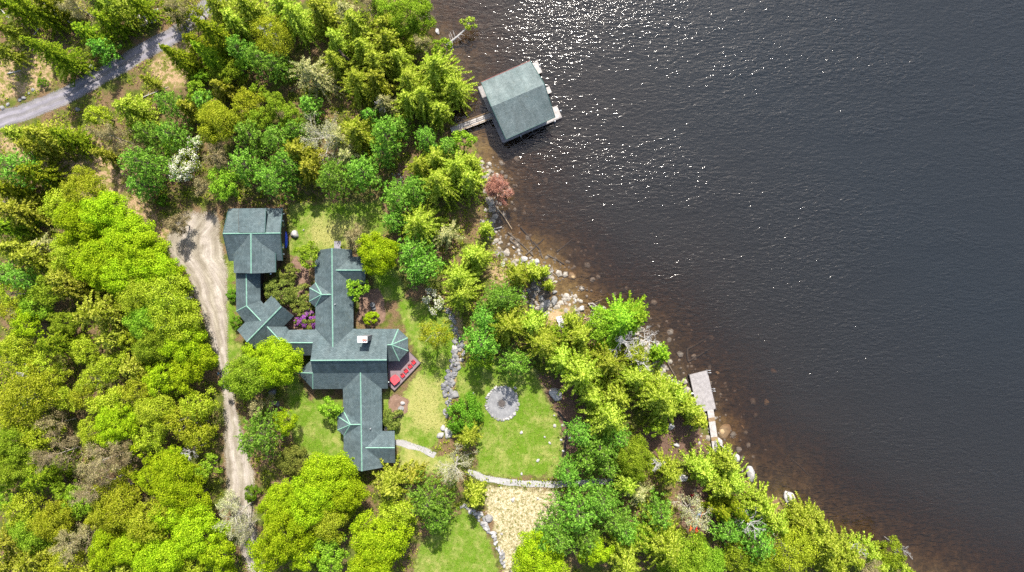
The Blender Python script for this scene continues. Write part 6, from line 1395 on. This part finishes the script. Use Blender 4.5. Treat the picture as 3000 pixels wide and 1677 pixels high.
def person():
    p = W(*(600 + 668 / 18, 1060 + 650 / 18), G + 1.4); root = empty('person', (p.x, p.y, G), math.radians(175)); tag(root, 'person in a blue jacket and dark trousers standing at the driveway edge', 'person')
    V = [(0, 0, 0.95), (0, 0, 1.15), (0, 0, 1.38), (0.0, 0, 1.50), (0.02, 0, 1.60), (0.03, 0, 1.72)]
    E = [(0, 1), (1, 2), (2, 3), (3, 4), (4, 5)]; Rr = [(.15, .12), (.14, .11), (.17, .12), (.06, .06), (.085, .095), (.07, .08)]
    for sg in (-1, 1):
        n = len(V); V += [(0, sg * .19, 1.42), (-.03, sg * .25, 1.14), (.16, sg * .20, 1.02), (.24, sg * .17, 1.03)]; E += [(2, n), (n, n + 1), (n + 1, n + 2), (n + 2, n + 3)]; Rr += [(.062, .062), (.05, .05), (.036, .036), (.03, .04)]
        h = len(V) - 1
        for k in range(4):
            m = len(V); V += [(.28, sg * (.15 + .02 * k), 1.035), (.33 - .01 * abs(k - 1), sg * (.145 + .02 * k), 1.015)]; E += [(h, m), (m, m + 1)]; Rr += [(.009, .009), (.008, .008)]
        m = len(V); V += [(.24, sg * .125, 1.05), (.28, sg * .11, 1.06)]; E += [(h, m), (m, m + 1)]; Rr += [(.01, .01), (.009, .009)]
        n = len(V); V += [(0, sg * .09, .90), (.02, sg * .10, .50), (-.02, sg * .11, .09), (.14, sg * .12, .035)]; E += [(0, n), (n, n + 1), (n + 1, n + 2), (n + 2, n + 3)]; Rr += [(.095, .095), (.06, .06), (.042, .042), (.038, .03)]
    me = bpy.data.meshes.new('body_cage'); me.from_pydata(V, E, []); o = bpy.data.objects.new('body', me); link(o)
    sk = o.modifiers.new('skin', 'SKIN')
    for i, r in enumerate(Rr): o.data.skin_vertices[0].data[i].radius = r
    o.data.skin_vertices[0].data[0].use_root = True
    sb = o.modifiers.new('sub', 'SUBSURF'); sb.levels = 1; sb.render_levels = 1
    dg = bpy.context.evaluated_depsgraph_get(); m2 = bpy.data.meshes.new_from_object(o.evaluated_get(dg)); bpy.data.objects.remove(o)
    for k in ('skin', 'jacket', 'trousers', 'black'): m2.materials.append(M[k])
    for f in m2.polygons:
        c = f.center; f.use_smooth = True
        f.material_index = 0 if (c.z > 1.47 or c.x > .20 and c.z > .9) else 3 if c.z < .11 else 1 if c.z > .92 else 2
    b = bpy.data.objects.new('body', m2); link(b, root)
    bm = bmesh.new(); bmesh.ops.create_uvsphere(bm, u_segments=14, v_segments=10, radius=.115)
    for v in bm.verts: v.co = Vector((v.co.x * .95 - .005, v.co.y * .86, max(v.co.z, -.04 - (0.06 if v.co.x < 0 else 0)) + 1.71))
    hm = bpy.data.meshes.new('hair'); bm.to_mesh(hm); bm.free(); hm.materials.append(M['hair']); link(bpy.data.objects.new('hair', hm), root)

# ---------------------------------------------------------------- light, camera, render
def build_light():
    to_sun = Vector((0.10, 1.0, 0)).normalized() * math.cos(math.radians(52)) + Vector((0, 0, math.sin(math.radians(52))))
    l = bpy.data.lights.new('sun', 'SUN'); l.energy = 4.7; l.angle = math.radians(0.53); l.color = (1.0, 0.95, 0.87)
    o = bpy.data.objects.new('sun', l); link(o); o.rotation_euler = to_sun.to_track_quat('Z', 'Y').to_euler(); o.location = (0, 60, 90)
    w = bpy.data.worlds.new('World'); SC.world = w; w.use_nodes = True; nt = w.node_tree
    bg = nt.nodes['Background']; sky = nt.nodes.new('ShaderNodeTexSky'); sky.sky_type = 'NISHITA'; sky.sun_disc = False
    sky.sun_elevation = math.radians(52); sky.sun_rotation = math.atan2(to_sun.x, to_sun.y); sky.air_density = 1.0; sky.dust_density = 2.2
    nt.links.new(sky.outputs[0], bg.inputs[0]); bg.inputs[1].default_value = 0.13
    cam = bpy.data.cameras.new('camera'); c = bpy.data.objects.new('camera', cam); link(c); c.location = (0, 0, H); c.rotation_euler = (0, 0, 0)
    cam.sensor_width = 36; cam.lens = 18 / (90 / H); cam.clip_end = 6000; SC.camera = c
    vs = SC.view_settings; vs.view_transform = 'Standard'; vs.look = 'None'; vs.gamma = 1; vs.exposure = 1.0
    cy = SC.cycles; cy.max_bounces = 8; cy.diffuse_bounces = 3; cy.glossy_bounces = 2; cy.transparent_max_bounces = 12; cy.transmission_bounces = 4; cy.sample_clamp_indirect = 6; cy.sample_clamp_direct = 36; cy.use_denoising = False
    cy.caustics_reflective = False; cy.caustics_refractive = False

build_ground(); build_lake(); build_roads()
build_lodge(); build_garage(); build_boathouse(); build_walkways()
build_rocks(); build_rubble(); build_wood(); build_furniture()
build_trees(); build_undergrowth(); build_light()
